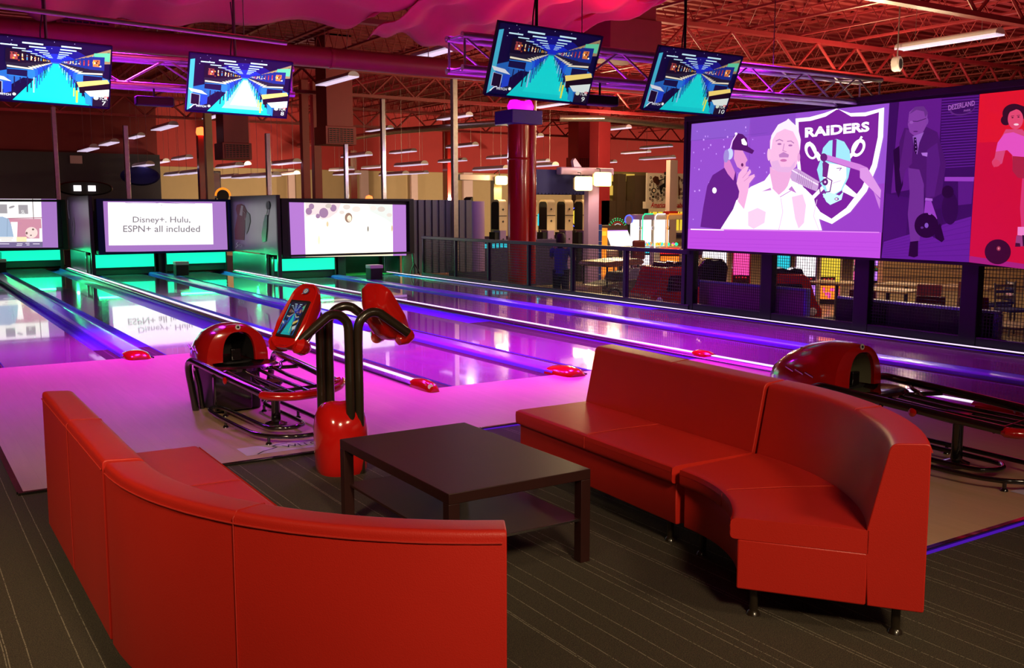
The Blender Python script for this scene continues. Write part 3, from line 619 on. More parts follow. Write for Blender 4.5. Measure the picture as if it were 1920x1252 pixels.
B.ell(505, 860, 55, 110, (38, 4, 62)); B.ell(490, 750, 40, 42, (25, 2, 40)); B.poly([(125, 470), (180, 430), (190, 700), (160, 790), (140, 740)], (25, 2, 45))
B.poly([(170, 640), (165, 420), (200, 320), (250, 330), (350, 315), (420, 350), (450, 450), (480, 560), (450, 760), (380, 800), (340, 790), (330, 700), (240, 600), (220, 560), (180, 700)], (70, 18, 100))
B.poly([(210, 330), (260, 340), (250, 560), (210, 600), (180, 690), (165, 600)], (86, 26, 118)); B.poly([(350, 470), (420, 420), (440, 560), (400, 780), (345, 790)], (82, 24, 118))
B.poly([(225, 590), (300, 600), (330, 700), (330, 880), (300, 1080), (240, 1090), (222, 900), (235, 760)], (108, 44, 142)); B.poly([(330, 880), (440, 860), (460, 960), (400, 1060), (330, 1000)], (45, 8, 75))
B.poly([(238, 1085), (292, 1078), (290, 1180), (265, 1190), (226, 1180)], (15, 0, 25)); B.poly([(405, 1000), (440, 960), (468, 1070), (450, 1088), (405, 1060)], (18, 0, 30))
B.poly([(222, 300), (232, 215), (270, 182), (330, 182), (355, 230), (350, 300), (320, 360), (270, 378), (235, 350)], (130, 60, 160)); B.poly([(232, 230), (270, 180), (330, 175), (358, 220), (340, 250), (330, 210), (280, 200)], (100, 45, 130)); B.line([(228, 282), (260, 276), (285, 278), (345, 258)], 4, (50, 10, 75)); B.ell(246, 284, 14, 10, (150, 80, 180)); B.ell(275, 345, 16, 4, (80, 25, 105)); B.ell(351, 275, 9, 22, (125, 60, 160))
B.poly([(255, 378), (330, 350), (300, 420), (285, 500), (268, 480)], (150, 90, 190)); B.poly([(262, 385), (278, 385), (288, 460), (278, 500), (264, 470)], (30, 5, 50))
for yy in (400, 425, 450, 475): B.ell(273 + (yy - 400) * .06, yy, 4, 4, (170, 110, 210), n=8)
B.poly([(312, 488), (355, 486), (352, 514), (320, 506)], (175, 110, 215)); B.poly([(340, 790), (388, 795), (388, 812), (338, 808)], (165, 90, 205)); B.poly([(340, 810), (380, 812), (420, 930), (410, 940), (380, 890), (350, 905), (330, 905)], (150, 60, 190))
B.ell(347, 975, 80, 84, (18, 0, 30)); B.ell(348, 975, 13, 17, (130, 80, 190)); B.ell(318, 990, 10, 8, (90, 40, 130)); B.ell(370, 895, 12, 10, (150, 70, 190))
B.ell(588, 192, 86, 44, (90, 36, 120), -.2); B.ell(592, 190, 78, 36, D1, -.2); B.text('DEZERLAND', 494, 170, 672, 204, (165, 95, 185), .02, -34); B.text('PARK', 598, 200, 645, 214, (150, 85, 175), .01, -8)
place_pic(pb, scr, pic_m, 'bowler_photograph')
# third panel: red with a pin-up bowler
pc = Pic(fw, .00012); Cc = mapped(pc, q2); Cc.sc = 1 / 3.58
RD = (205, 10, 48)
Cc.poly([(705, 95), (1260, 38), (1180, 1290), (633, 1222)], RD); Cc.poly([(705, 95), (1260, 38), (1240, 400), (690, 420)], (222, 18, 34)); Cc.poly([(640, 1180), (1180, 1260), (1180, 1290), (633, 1222)], (165, 30, 120))
Cc.poly([(880, 330), (990, 330), (1060, 420), (1060, 640), (930, 600), (920, 480), (880, 460), (855, 560), (800, 585), (785, 550), (805, 520), (820, 440)], (214, 70, 120)); Cc.poly([(870, 360), (930, 350), (1060, 400), (1060, 520), (930, 510), (890, 470), (812, 480), (825, 420)], (228, 80, 190)); Cc.poly([(925, 510), (1060, 520), (1060, 670), (960, 655), (925, 610)], (170, 30, 60))
Cc.poly([(990, 660), (1060, 660), (1050, 1000), (985, 1000), (975, 860)], (215, 50, 110)); Cc.ell(935, 225, 78, 66, (48, 8, 24)); Cc.ell(880, 270, 34, 34, (48, 8, 24)); Cc.ell(945, 262, 52, 68, (225, 70, 110)); Cc.ell(925, 252, 7, 4, (60, 8, 30)); Cc.ell(965, 248, 7, 4, (60, 8, 30)); Cc.ell(950, 298, 17, 7, (250, 210, 225)); Cc.line([(915, 243), (935, 240)], 3, (60, 8, 30)); Cc.line([(955, 238), (975, 236)], 3, (60, 8, 30)); Cc.poly([(870, 215), (900, 175), (960, 162), (1010, 180), (1010, 215), (950, 196), (905, 215)], (48, 8, 24))
Cc.ell(815, 558, 28, 24, (220, 60, 100)); Cc.poly([(960, 985), (1010, 985), (1005, 1045), (958, 1040)], (240, 130, 200)); Cc.poly([(952, 1042), (1002, 1045), (1000, 1115), (942, 1118), (945, 1090)], (150, 60, 120)); Cc.poly([(945, 1092), (975, 1095), (978, 1118), (942, 1118)], (60, 10, 40)); Cc.poly([(990, 1040), (1040, 1045), (1040, 1112), (995, 1115)], (50, 8, 40))
Cc.ell(826, 1152, 88, 84, (52, 4, 26)); Cc.ell(832, 1130, 14, 16, (150, 50, 70)); Cc.ell(832, 1130, 6, 8, (215, 110, 130))
place_pic(pc, scr, pic_m, 'red_picture')
# ================================================================== sofas
ZB = -0.012
BASE = rpoly([(.03, .13), (.03, .345), (.54, .345), (.54, .13)], .008, 2)
CUSH = rpoly([(.0, .345), (-.005, .40), (.0, .435), (.54, .44), (.54, .345)], [.02, .03, .03, .0, .0], 4)
BACK = rpoly([(.53, .345), (.53, .44), (.605, .80), (.75, .81), (.755, .13), (.545, .13)], [.005, .01, .03, .022, .01, .005], 4)
def sweep(poly, frames, org):
    return MB().rings([[Vector((O[0] + D[0] * w - org[0], O[1] + D[1] * w - org[1], z)) for w, z in poly] for O, D in frames])
def arc_frames(cx, cy, r, a0, a1, n=16):
    return [((cx + r * math.cos(a), cy + r * math.sin(a)), (math.cos(a), math.sin(a))) for a in [a0 + (a1 - a0) * k / n for k in range(n + 1)]]
def line_frames(p0, p1, D): return [(p0, D), (p1, D)]
def interp(fr, t):
    k = t * (len(fr) - 1); i = min(int(k), len(fr) - 2); u = k - i
    O = tuple(fr[i][0][j] * (1 - u) + fr[i + 1][0][j] * u for j in (0, 1)); D = tuple(fr[i][1][j] * (1 - u) + fr[i + 1][1][j] * u for j in (0, 1)); return O, D
def sofa(name, label, frames, legs):
    m = interp(frames, .5); org = (m[0][0] + m[1][0] * .35, m[0][1] + m[1][1] * .35)
    t = thing(name, label, 'sofa', (org[0], org[1], ZB))
    sweep(BASE, frames, org).build('base', leather, t, bevel=.012)
    c = sweep(CUSH, frames, org).build('seat_cushion', leather, t, bevel=.016)
    b = sweep(BACK, frames, org).build('backrest', leather, t, bevel=.026)
    def P(tt, w_, z): O, D = interp(frames, tt); return (O[0] + D[0] * w_ - org[0], O[1] + D[1] * w_ - org[1], z)
    MB().tube([P(.5, .525, .4405), P(.5, .3, .4425), P(.5, .03, .439), P(.5, -.003, .42), P(.5, -.004, .36)], .0025, 6).build('seam', seam_m, c, label='raised stitched seam across the seat')
    MB().tube([P(.5, .548, .50), P(.5, .60, .772), P(.5, .615, .800), P(.5, .735, .811), P(.5, .7545, .79), P(.5, .757, .15)], .0018, 6).build('seam', seam_m, b, label='raised stitched seam over the backrest')
    n = 24
    MB().tube([P(k / n * .985 + .0075, .7545, .775) for k in range(n + 1)], .0028, 6).build('piping', seam_m, b, label='thin piping below the top edge')
    for a, wv in legs:
        x, y, _ = P(a, wv, 0); MB().lathe([(.001, .0), (.030, .0), (.026, .012), (.018, .02), (.018, .135), (.001, .135)], (x, y, 0), 16).build('leg', bronze_black, t)
    return t
LG = [(.08, .10), (.92, .10), (.06, .66), (.94, .66)]
th = math.radians(53)
sofa('sofa', 'straight red leather sofa facing the table, its backrest against the lanes', line_frames((3.30, 5.10), (3.217, 3.545), (.9986, -.053)), LG)
sofa('curved_sofa', 'curved red leather sofa section showing its end face on the right', arc_frames(2.37, 3.49, .85, 0, -th), LG)
sofa('sofa', 'straight red leather armless sofa seen from behind, beside the corner of the wooden approach', line_frames((1.355, 5.25), (1.355, 3.675), (-1, 0)), LG)
sofa('curved_sofa', 'curved red leather sofa section whose back fills the lower left of the photo', arc_frames(2.205, 3.63, .85, PI, PI + math.radians(60.5)), LG)
# ================================================================== coffee table
t = thing('coffee_table', 'dark espresso square-edged coffee table with a lower shelf, between the red sofas', 'table', (2.40, 4.26, ZB))
X0, X1, Y0, Y1 = -.39, .39, -.61, .61
MB().box(X0, X1, Y0, Y1, .412, .462).build('tabletop', espresso, t, bevel=.003)
for x in (X0, X1 - .055):
    for y in (Y0, Y1 - .055): MB().box(x, x + .055, y, y + .055, 0, .412).build('leg', espresso, t, bevel=.002)
MB().box(X0 + .03, X1 - .03, Y0 + .02, Y1 - .02, .205, .218).build('lower_shelf', espresso, t, bevel=.001)
MB().box(X0 + .05, X1 - .05, Y0 + .016, Y0 + .021, .206, .217).build('shelf_edge', chrome, t, label='thin pale front edge of the shelf')
# ================================================================== scoring console between sofas and approach
PR = fl(668, 884); PL = fl(614, 862); PC = (PR + PL) / 2 + Vector((-.03, -.07, 0))
t = thing('scoring_console', 'glossy red pod with four bent black tubes carrying two red bowling monitors', 'console', (PC.x, PC.y, ZB))
prof = [(.001, 0), (.150, .0), (.160, .03), (.168, .15), (.168, .28), (.158, .35), (.135, .405), (.10, .44), (.05, .458), (.001, .462)]
rings = []
for r, z in prof:
    rings.append([Vector((r * (abs(math.cos(a)) ** .82) * (1 if math.cos(a) > 0 else -1), r * 1.02 * (abs(math.sin(a)) ** .82) * (1 if math.sin(a) > 0 else -1), z + .03 * (r / .17) * math.cos(2 * a + .6) * (z / .46) ** 2)) for a in [2 * PI * k / 32 for k in range(32)]])
MB().rings(rings).build('pod', gloss_red, t)
def arm(P, sgn, dy, top=1.045, reach=.36, endz=.895):
    x, y = P.x - PC.x + sgn * .0310, P.y - PC.y
    pts = [(x, y, .0), (x, y, .5), (x, y, top - .16)]
    for k in range(1, 7):
        a = PI * k / 8.2; pts.append((x + sgn * (.105 - .105 * math.cos(a)), y + dy * k * .1, top - .12 + .115 * math.sin(a)))
    pts.append((x + sgn * reach, y + dy, endz)); return smooth_path(pts, 5)
for P, nm in ((PL, 'rear'), (PR, 'front')):
    for sgn in (-1, 1): MB().tube(arm(P, sgn, -.03 if nm == 'front' else -.10, 1.05 if nm == 'front' else 1.06, .34), .0300, 16).build('support_tube', bronze_black, t)
def monitor(parent, c, yaw, tilt, sgn):
    h = Vector((sgn * math.cos(yaw), -math.sin(yaw), 0)); n = (h * math.cos(tilt) + Vector((0, 0, 1)) * math.sin(tilt)).normalized()
    v = (Vector((0, 0, 1)) * math.cos(tilt) - h * math.sin(tilt)).normalized(); u = v.cross(n).normalized()
    c = Vector(c)
    T = lambda a, b, d: c + u * a * 1.06 + v * b * 1.08 + n * d * 1.1
    out = rpoly([(-.105, -.185), (-.05, -.215), (.05, -.215), (.105, -.185), (.130, -.05), (.105, .155), (.055, .20), (-.055, .20), (-.105, .155), (-.130, -.05)], .022, 3)
    rg = []
    for d, s in ((.0, .90), (.012, .96), (.008, 1.0), (-.02, 1.0), (-.07, .86), (-.115, .60), (-.125, .35)):
        rg.append([T(a * s, b * (s if d > -.03 else s * .95) - (.0 if d > -.03 else (.02)), d) for a, b in out])
    g = MB().rings(rg).build('monitor_shell', gloss_red, parent)
    sc_ = MB(); W, H = .067, .106
    sc_.prism([(-W - .012, -H - .012), (W + .012, -H - .012), (W + .012, H + .012), (-W - .012, H + .012)], lambda a, b: T(a, b - .03, .0), lambda a, b: T(a, b - .03, .0135)).build('bezel', matt_black, g)
    # tube sockets
    for s2 in (-1, 1):
        MB().tube([T(s2 * .085, -.16, -.10), T(s2 * .10, -.17, -.06), T(s2 * .105, -.175, -.02), T(s2 * .10, -.18, .0)], [.035, .055, .056, .03], 14).build('tube_socket', gloss_red, g)
    return T, g, W, H
ML = (2.135 - PC.x, 5.83 - PC.y, 1.045); MR = (2.765 - PC.x, 5.87 - PC.y, 1.04)
TL_, gl, W_, H_ = monitor(t, ML, math.radians(20), math.radians(33), -1)
TR_, gr, _, _ = monitor(t, MR, math.radians(-28), math.radians(36), 1)
def arcade_picture(f, lane_no, big=True):
    p = Pic(f, .00002)
    R = random.Random(11)
    p.rect(0, 0, 1, 1, (4, 6, 50)); p.ell(.55, .3, .28, .22, (8, 18, 120), n=24); p.ell(.56, .32, .16, .12, (15, 40, 190), n=20)
    p.poly([(.5, .34), (.62, .34), (.86, 1), (1, 1), (1, .55), (0, .60), (0, 1)], (30, 90, 170))
    p.poly([(.505, .36), (.60, .36), (.84, 1), (.20, 1)], (0, 190, 195)); p.poly([(.53, .38), (.575, .38), (.76, .92), (.34, .92)], (0, 205, 205) if lane_no != '8' else (150, 240, 240))
    if lane_no == '8': p.poly([(.535, .40), (.57, .40), (.70, .85), (.42, .85)], (235, 250, 250))  # pale floor shapes paint the glare on this screen
    vx, vy = .545, .33
    # ceiling lamps
    for side, off in ((-1, .30), (1, .20), (-1, .75)):
        for d in (1.2, 1.5, 1.9, 2.4, 3.1, 4.0, 5.2):
            x = vx + side * off / d * .75; y = vy - .34 / d * .95; w_ = .10 / d
            if 0 < x - w_ and x + w_ < 1: p.rect(x - w_, y, x + w_, y + .022 / d * 1.3, (190, 225, 240))
    for _ in range(14): x, y = R.random(), R.random() * .2; p.rect(x, y, x + .005, y + .008, (200, 210, 250))
    # back row of head boxes and prizes on the right wall
    p.poly([(.64, .30), (1, .04), (1, .28), (.66, .36)], (150, 120, 90))
    for _ in range(70):
        s = R.random(); x = .66 + .34 * s; y0 = .30 - .24 * s; y = y0 + R.random() * (.05 + .18 * s); w_ = .008 + .012 * s
        p.rect(x - w_, y, x, y + w_ * 1.6, R.choice([(235, 200, 150), (190, 140, 90), (240, 230, 200), (60, 50, 40), (200, 170, 60), (40, 120, 180)]))
    p.poly([(.86, .13), (.995, .10), (.995, .24), (.86, .25)], (90, 190, 150)); 
    for d in (6, 5, 4.2, 3.5, 3, 2.5, 2.1, 1.8, 1.5, 1.28, 1.1, .95):
        c1 = R.choice([(10, 60, 190), (20, 90, 210), (15, 50, 150), (30, 110, 200)])
        for side in (-1, 1):
            X = lambda k: min(1, max(0, vx + side * k / d * .62))
            Y = lambda k: min(1, max(0, vy + k / d * .62))
            # backbox
            p.poly([(X(.42), Y(-.22)), (X(.62), Y(-.24)), (X(.62), Y(.12)), (X(.42), Y(.12))], (8, 8, 30) if side < 0 else (10, 40, 130))
            bc = R.choice([(190, 50, 30), (220, 180, 70), (70, 140, 200), (200, 110, 60), (225, 205, 170), (150, 60, 60)])
            p.poly([(X(.47), Y(-.15)), (X(.56), Y(-.16)), (X(.56), Y(.02)), (X(.47), Y(.02))], bc)
            for _ in range(9):
                a, b = R.uniform(.44, .56), R.uniform(-.16, .02); p.poly([(X(a), Y(b)), (X(a + .022), Y(b)), (X(a + .022), Y(b + .035)), (X(a), Y(b + .035))], R.choice([(255, 255, 240), (30, 20, 30), (250, 160, 60), (120, 40, 30)]))
            # playfield and cabinet
            p.poly([(X(.42), Y(.10)), (X(.62), Y(.10)), (X(.60), Y(.24)), (X(.26), Y(.24))], (25, 25, 45)); p.poly([(X(.30), Y(.20)), (X(.60), Y(.17)), (X(.60), Y(.21)), (X(.27), Y(.235))], (225, 215, 190))
            p.poly([(X(.26), Y(.24)), (X(.60), Y(.24)), (X(.60), Y(.42)), (X(.25), Y(.46))], c1); p.poly([(X(.35), Y(.26)), (X(.60), Y(.26)), (X(.60), Y(.40)), (X(.35), Y(.42))], (8, 14, 60))
            for a in (.26, .34, .58): p.poly([(X(a), Y(.42)), (X(a + .018), Y(.42)), (X(a + .018), Y(.80)), (X(a), Y(.80))], R.choice([(150, 180, 220), (30, 70, 170), (10, 20, 70)]))
    p.poly([(.0, .10), (.045, .08), (.045, .95), (0, 1)], (60, 165, 195))
    p.poly([(.0, .60), (.13, .63), (.19, .70), (.03, .66)], (205, 205, 215)); p.poly([(.03, .69), (.115, .71), (.115, .90), (.03, .88)], (14, 8, 34)); p.line([(.03, .69), (.115, .71), (.115, .90), (.03, .88)], .006, (170, 175, 215), True); p.poly([(.125, .71), (.19, .70), (.19, .86), (.125, .90)], (20, 60, 190))
    p.poly([(.72, .62), (.98, .54), (1, .60), (.74, .70)], (235, 205, 110)); p.poly([(.74, .70), (1, .60), (1, .72), (.75, .80)], (10, 6, 14)); p.poly([(.79, .76), (1, .70), (1, .84), (.84, .84)], (210, 220, 215)); p.poly([(.79, .78), (.84, .84), (.86, 1), (.80, .97)], (30, 130, 190)); p.poly([(.86, .86), (1, .82), (1, 1), (.86, 1)], (18, 14, 34))
    p.poly([(.715, .76), (.735, .76), (.735, .96), (.72, .96)], (215, 220, 60)); p.poly([(.695, .72), (.705, .72), (.705, .86), (.695, .86)], (215, 220, 60))
    p.ell(.89, .86, .022, .03, (200, 210, 190)); p.ell(.975, .84, .02, .018, (190, 30, 50))
    if big:
        p.line([(.03, .955), (.06, .90), (.085, .885)], .010, (235, 240, 245)); p.text('WITCH', .085, .895, .185, .93, (235, 240, 245), .01); p.ell(.212, .90, .014, .022, (240, 240, 240))
        p.text('1OR', .925, .83, .99, .885, (235, 240, 235)); p.text(lane_no, .955 - .012 * len(lane_no), .905, .955 + .022 * len(lane_no), .975, (225, 235, 230))
    return p
# left console screen shows the same arcade view, as in the photograph
pp = arcade_picture(lambda a, b, l: TL_((a - .5) * W_ * 2, (.5 - b) * H_ * 2 - .03, .0142 + l * .5), '', False)
o = pp.build('screen_picture', pic_dim, gl)
MB().prism([(-.078, -.11), (.078, -.11), (.078, .11), (-.078, .11)], lambda a, b: TR_(a, b - .02, .0140), lambda a, b: TR_(a, b - .02, .0155)).build('screen_glass', teal_e, gr)
bp = Pic(lambda a, b, l: TL_(a * .01, b * .01, .0128 + l)); bp.ell(1.0, 15.0, 2.4, 1.8, (70, 120, 190)); bp.ell(1.0, 15, 1.5, 1.2, (240, 245, 250)); bp.ell(1.0, 15, .9, .75, (60, 100, 170)); bp.ell(1.0, 15, .35, .35, (240, 245, 250)); bp.poly([(-.6, 13.6), (-1.4, 12.6), (.2, 13.2)], (180, 200, 230))
bp.build('badge', pic_matte, gl)
# ================================================================== ball returns
def ball_return(loc, label):
    t = thing('ball_return', label, 'ball return', loc)
    N = 18
    def arch(y, w_, z0, h, e=.75):
        return [Vector((w_ * (abs(math.cos(a)) ** e) * (1 if math.cos(a) > 0 else -1), y, z0 + h * math.sin(a) ** e)) for a in [PI - PI * k / N for k in range(N + 1)]]
    z0 = .43
    rr = [arch(.66, .135, z0, .235), arch(.60, .140, z0, .245), arch(.60, .150, z0, .255), arch(.63, .262, z0 - .01, .300, .85), arch(.70, .280, z0 - .02, .325, .85), arch(.84, .285, z0 - .02, .325, .85), arch(1.0, .268, z0 - .02, .295, .85), arch(1.16, .235, z0 - .03, .235, .85), arch(1.30, .165, z0 - .04, .150, .85), arch(1.38, .08, z0 - .05, .075, .85), arch(1.40, .02, z0 - .05, .02, .85)]
    hood = MB().rings(rr, closed=False, caps=False).build('hood', gloss_red, t)
    MB().lathe([(.001, 0), (.022, 0), (.022, .004), (.001, .004)], seg=20).build('badge', white_pl, hood).matrix_local = Matrix.Translation((0, .612, .712)) @ Matrix.Rotation(PI / 2 - .1, 4, 'X')
    MB().lathe([(.001, .004), (.010, .004), (.010, .007), (.001, .007)], seg=14).build('badge_mark', ink, hood).matrix_local = Matrix.Translation((0, .612, .712)) @ Matrix.Rotation(PI / 2 - .1, 4, 'X')
    tun = MB().rings([arch(.62, .132, z0, .232), arch(.9, .125, z0, .225), arch(1.05, .10, z0, .17)], closed=False, caps=False)
    tun.add([Vector((-.13, 1.05, z0)), Vector((.13, 1.05, z0)), Vector((.13, 1.05, z0 + .24)), Vector((-.13, 1.05, z0 + .24))], [(0, 1, 2, 3)])
    tun.build('ball_opening', matt_black, t)
    MB().box(-.05, .03, .64, .68, z0, z0 + .10).build('ball_stop', gloss_black, t, bevel=.008)
    for s in (-1, 1):   # vents on the hood sides
        m = MB()
        for k in range(3): m.tube([(s * .280, .80 + .09 * k, .49 + .01 * k), (s * .272, .88 + .09 * k, .515 + .01 * k)], .008, 6)
        m.build('vent_slot', chrome, hood)
    MB().box(-.20, .20, .66, 1.20, 0, z0 - .01).build('body', black_metal, t, bevel=.02)
    bx = MB().box(-.22, .10, .60, .66, .02, .36).build('service_door', gloss_black, t, bevel=.012)
    MB().lathe([(.001, z0 - .045), (.26, z0 - .045), (.30, z0 - .02), (.27, z0 - .005), (.20, z0 - .025), (.001, z0 - .03)], (0, .52, 0), 32, 1, .75).build('ball_tray', gloss_black, t)
    L = smooth_path([(-.29, .88, .0), (-.33, .84, .2), (-.37, .78, .38), (-.375, .68, .452), (-.365, .5, .45), (-.33, .0, .415), (-.285, -.62, .375)], 6)
    MB().tube(L, .029, 14).build('side_rail', gloss_black, t)
    L = smooth_path([(-.22, .93, .0), (-.25, .89, .2), (-.30, .82, .36), (-.32, .72, .40)], 5)
    MB().tube(L, .024, 12).build('inner_brace', gloss_black, t)
    L = smooth_path([(.33, .93, .0), (.36, .86, .2), (.37, .80, .38), (.36, .70, .452), (.345, .5, .45), (.335, .0, .425), (.335, -.56, .385)], 6)
    MB().tube(L, .029, 14).build('side_rail', gloss_black, t)
    MB().tube(smooth_path([(-.295, -.60, .37), (-.24, -.68, .362), (-.1, -.755, .358), (.1, -.745, .362), (.26, -.67, .370), (.335, -.59, .38), (.355, -.53, .40)], 6), [.024, .032] + [.044] * 33 + [.032, .024], 14, flat=.72).build('front_bumper', gloss_red, t)
    for x in (-.19, -.065, .06, .185): MB().tube([(x, .36, .392), (x, .0, .372), (x * .98, -.70 + abs(x) * .3, .362)], .0145, 10).build('rack_bar', gloss_black, t)
    MB().tube(smooth_path([(-.36, .18, .40), (-.26, .32, .392), (-.1, .375, .39), (.08, .375, .39), (.22, .32, .392), (.33, .18, .41)], 6), .016, 10).build('rack_hoop', gloss_black, t)
    MB().tube(smooth_path([(.33, .42, .43), (.27, .38, .42), (.24, .30, .40), (.20, .25, .385)], 6), .014, 10).build('rack_hoop', gloss_black, t)
    MB().tube([(-.30, -.56, .362), (.32, -.52, .372)], .014, 10).build('cross_bar', gloss_black, t)
    MB().lathe([(.001, .0), (.085, .0), (.085, .012), (.038, .03), (.034, .10), (.034, .26), (.046, .31), (.085, .345), (.001, .345)], (0, -.15, .03), 20).build('stem', gloss_black, t)
    MB().tube(smooth_path([(.02, -.13, .30), (0, .02, .315), (-.02, .14, .335), (-.03, .19, .375)], 6), .02, 10).build('stem_brace', gloss_black, t)
    lp = smooth_path([(-.24, .57, .075), (-.30, .50, .07), (-.32, .3, .065), (-.315, -.3, .06), (-.28, -.55, .06), (-.15, -.71, .06), (.02, -.755, .06), (.17, -.71, .06), (.26, -.55, .06), (.29, -.3, .06), (.29, .45, .07), (.24, .57, .075), (.17, .50, .07), (.15, .3, .065), (.14, -.30, .06), (.08, -.42, .06), (-.0, -.45, .06), (-.09, -.42, .06), (-.15, -.30, .06), (-.17, .3, .065), (-.19, .50, .07), (-.24, .57, .075)], 4)
    MB().tube(lp, .017, 10).build('foot_rail', gloss_black, t)
    for x, y in ((-.31, .1), (-.25, -.62), (.20, -.68), (.29, .1), (-.17, .5), (.16, .5)):
        MB().lathe([(.001, .0), (.024, .0), (.020, .012), (.012, .018), (.012, .055), (.001, .055)], (x, y, 0), 12).build('foot', gloss_black, t)
    MB().lathe([(.001, 0), (.026, 0), (.028, .010), (.016, .018), (.001, .02)], seg=18).build('reset_button', gloss_red, t).matrix_local = Matrix.Translation((-.352, -.05, .395)) @ Matrix.Rotation(-PI / 2, 4, 'Y')
    return t
r1 = ball_return((2.455, 7.38, 0), 'red hooded ball return with black tube rack, standing left of the scoring console')
r1.rotation_euler.z = .055
r2 = dup(r1, (5.83, 3.84, 0), .02, label='red hooded ball return partly behind the curved right-hand sofa')
for c in r2.children:
    if c.name.startswith('ball_opening'): c.data = c.data.copy(); c.data.materials[0] = mat('lit_lining', (.34, .33, .20), .6, noise=.05); c['label'] = 'lining of the ball opening, made pale for the light on it'  # paler colour stands for light falling inside this opening
# floor logos on the approaches
def decal(x, y, label):
    t = thing('floor_decal', label, 'floor decal', (x, y, .001)); 
    p = Pic(lambda a, b, l: Vector((a, b, l)), .0004); p.rect(-.34, -.10, .50, .14, (205, 190, 215))
    p.line([(-.26, -.09), (-.20, -.03), (-.13, .0), (-.08, .035), (-.10, .075), (-.06, .105), (.02, .11)], .012, (20, 10, 40)); p.text('WITCH', -.04, .06, .30, -.02, (30, 20, 60))
    p.build('decal_print', pic_matte, t); return t
decal(2.34, 6.60, 'pale rectangular floor sticker with black lettering at the foot of the red pod')
decal(5.95, 3.05, 'pale floor sticker at the right edge of the photo by the ball return')
# ================================================================== hanging televisions
def television(x, y, z, yaw, tilt, roll, label, no, m, pole):
    t = thing('television', label, 'television', (x, y, z), group=None)
    M = Matrix.Rotation(yaw, 4, 'Z') @ Matrix.Rotation(tilt, 4, 'X') @ Matrix.Rotation(roll, 4, 'Y')
    W, H = 1.23, .707
    MB().box(-W / 2, W / 2, -.0, .035, -H / 2, H / 2, M).build('housing', matt_black, t, bevel=.006)
    MB().box(-W / 4, W / 4, .035, .075, -H / 3, H / 4, M).build('rear_cover', matt_black, t, bevel=.01)
    MB().box(-.08, .08, .075, .11, -.12, .12, M).tube([M @ Vector((0, .10, 0)), (0, .14, .02)], .02, 8).build('wall_bracket', black_metal, t)
    f = MB(); b = .014
    for a in ((-W / 2, W / 2, H / 2 - b, H / 2), (-W / 2, W / 2, -H / 2, -H / 2 + b * 1.4), (-W / 2, -W / 2 + b, -H / 2, H / 2), (W / 2 - b, W / 2, -H / 2, H / 2)): f.box(a[0], a[1], -.018, 0, a[2], a[3], M)
    f.build('bezel', navy, t)
    p = arcade_picture(lambda a, c, l: M @ Vector(((a - .5) * (W - 2 * b), -.001 - l, (.5 - c) * (H - 2.4 * b) + .003)), no)
    p.build('screen_picture', m, t)
    MB().tube([(0, .14, .0), (0, .14, pole)], .016, 10).build('suspension_pole', black_metal, t)
    MB().tube(smooth_path([(-.03, .12, .10), (-.06, .12, .4), (-.02, .13, .7), (-.04, .12, 1.0)], 4), .008, 6).build('cable', matt_black, t)
    return t
television(1.635, 11.78, 3.14, -.03, .40, -(-.030), 'hanging television tilted down at the far left, numbered 7', '7', pic_bright, 2.6)
television(3.745, 11.93, 3.143, -.052, .40, .027, 'hanging television with the bright washed-out picture, numbered 8', '8', pic_bright, 2.6)
television(5.611, 8.161, 3.091, -.012, .365, .027, 'hanging television above the red round column, numbered 9', '9', pic_m, 2.6)
television(7.713, 8.301, 3.076, -.014, .406, .015, 'hanging television just left of the long projection screen, numbered 10', '10', pic_m, 2.6)
# ================================================================== stage trusses
def truss(x0, x1, y, z, label, s=.32):
    t = thing('lighting_truss', label, 'truss', (x0, y, z), group=None); L = x1 - x0; h = s / 2
    for a in (-h, h):
        for c in (-h, h): MB().tube([(0, a, c), (L, a, c)], .034, 12).build('chord', lilac_alu, t)
    m = MB(); n = max(2, int(L / .50)); st = L / n
    for k in range(n):
        for a in (-h, h):
            p0 = (k * st, a, -h if k % 2 else h); p1 = ((k + 1) * st, a, h if k % 2 else -h); m.tube([p0, p1], .013, 8)
        for c in (-h, h): m.tube([(k * st, -h if k % 2 else h, c), ((k + 1) * st, h if k % 2 else -h, c)], .011, 8)
    for x in (.03, L - .03):
        m.tube([(x, -h, -h), (x, -h, h)], .013, 8).tube([(x, h, -h), (x, h, h)], .013, 8).tube([(x, -h, h), (x, h, h)], .013, 8).tube([(x, -h, -h), (x, h, -h)], .013, 8)
    m.build('lattice', lilac_alu, t)
    for k in range(1, int(L / 3) + 1): MB().tube([(k * 3 - 1.4, 0, h), (k * 3 - 1.4, 0, 2.4)], .006, 6).build('hanging_wire', galv, t)
    return t
truss(-1.2, 4.6, 12.55, 3.30, 'aluminium box truss lit violet between the two left televisions')
truss(4.98, 11.5, 8.85, 3.24, 'aluminium box truss lit violet behind the two right televisions')
def stage_lamp(x, y, z, label):
    t = thing('stage_light', label, 'stage light', (x, y, z), group='stage lights hung under the trusses')
    MB().box(-.22, .22, -.07, .07, -.06, .05).build('housing', matt_black, t, bevel=.02)
    MB().tube([(0, 0, .05), (0, 0, .24)], .012, 8).build('yoke', matt_black, t)
stage_lamp(2.85, 12.4, 2.96, 'flat black stage light under the left truss between the televisions')
stage_lamp(6.72, 8.7, 2.86, 'flat black stage light under the right truss between the televisions')
t = thing('curtain_rail', 'long thin pale rail crossing above the two left televisions', 'rail', (3.28, 9.0, 3.21))
MB().tube([(0, 0, 0), (-4.4, 0, .15)], .022, 10).build('tube', lilac_alu, t)
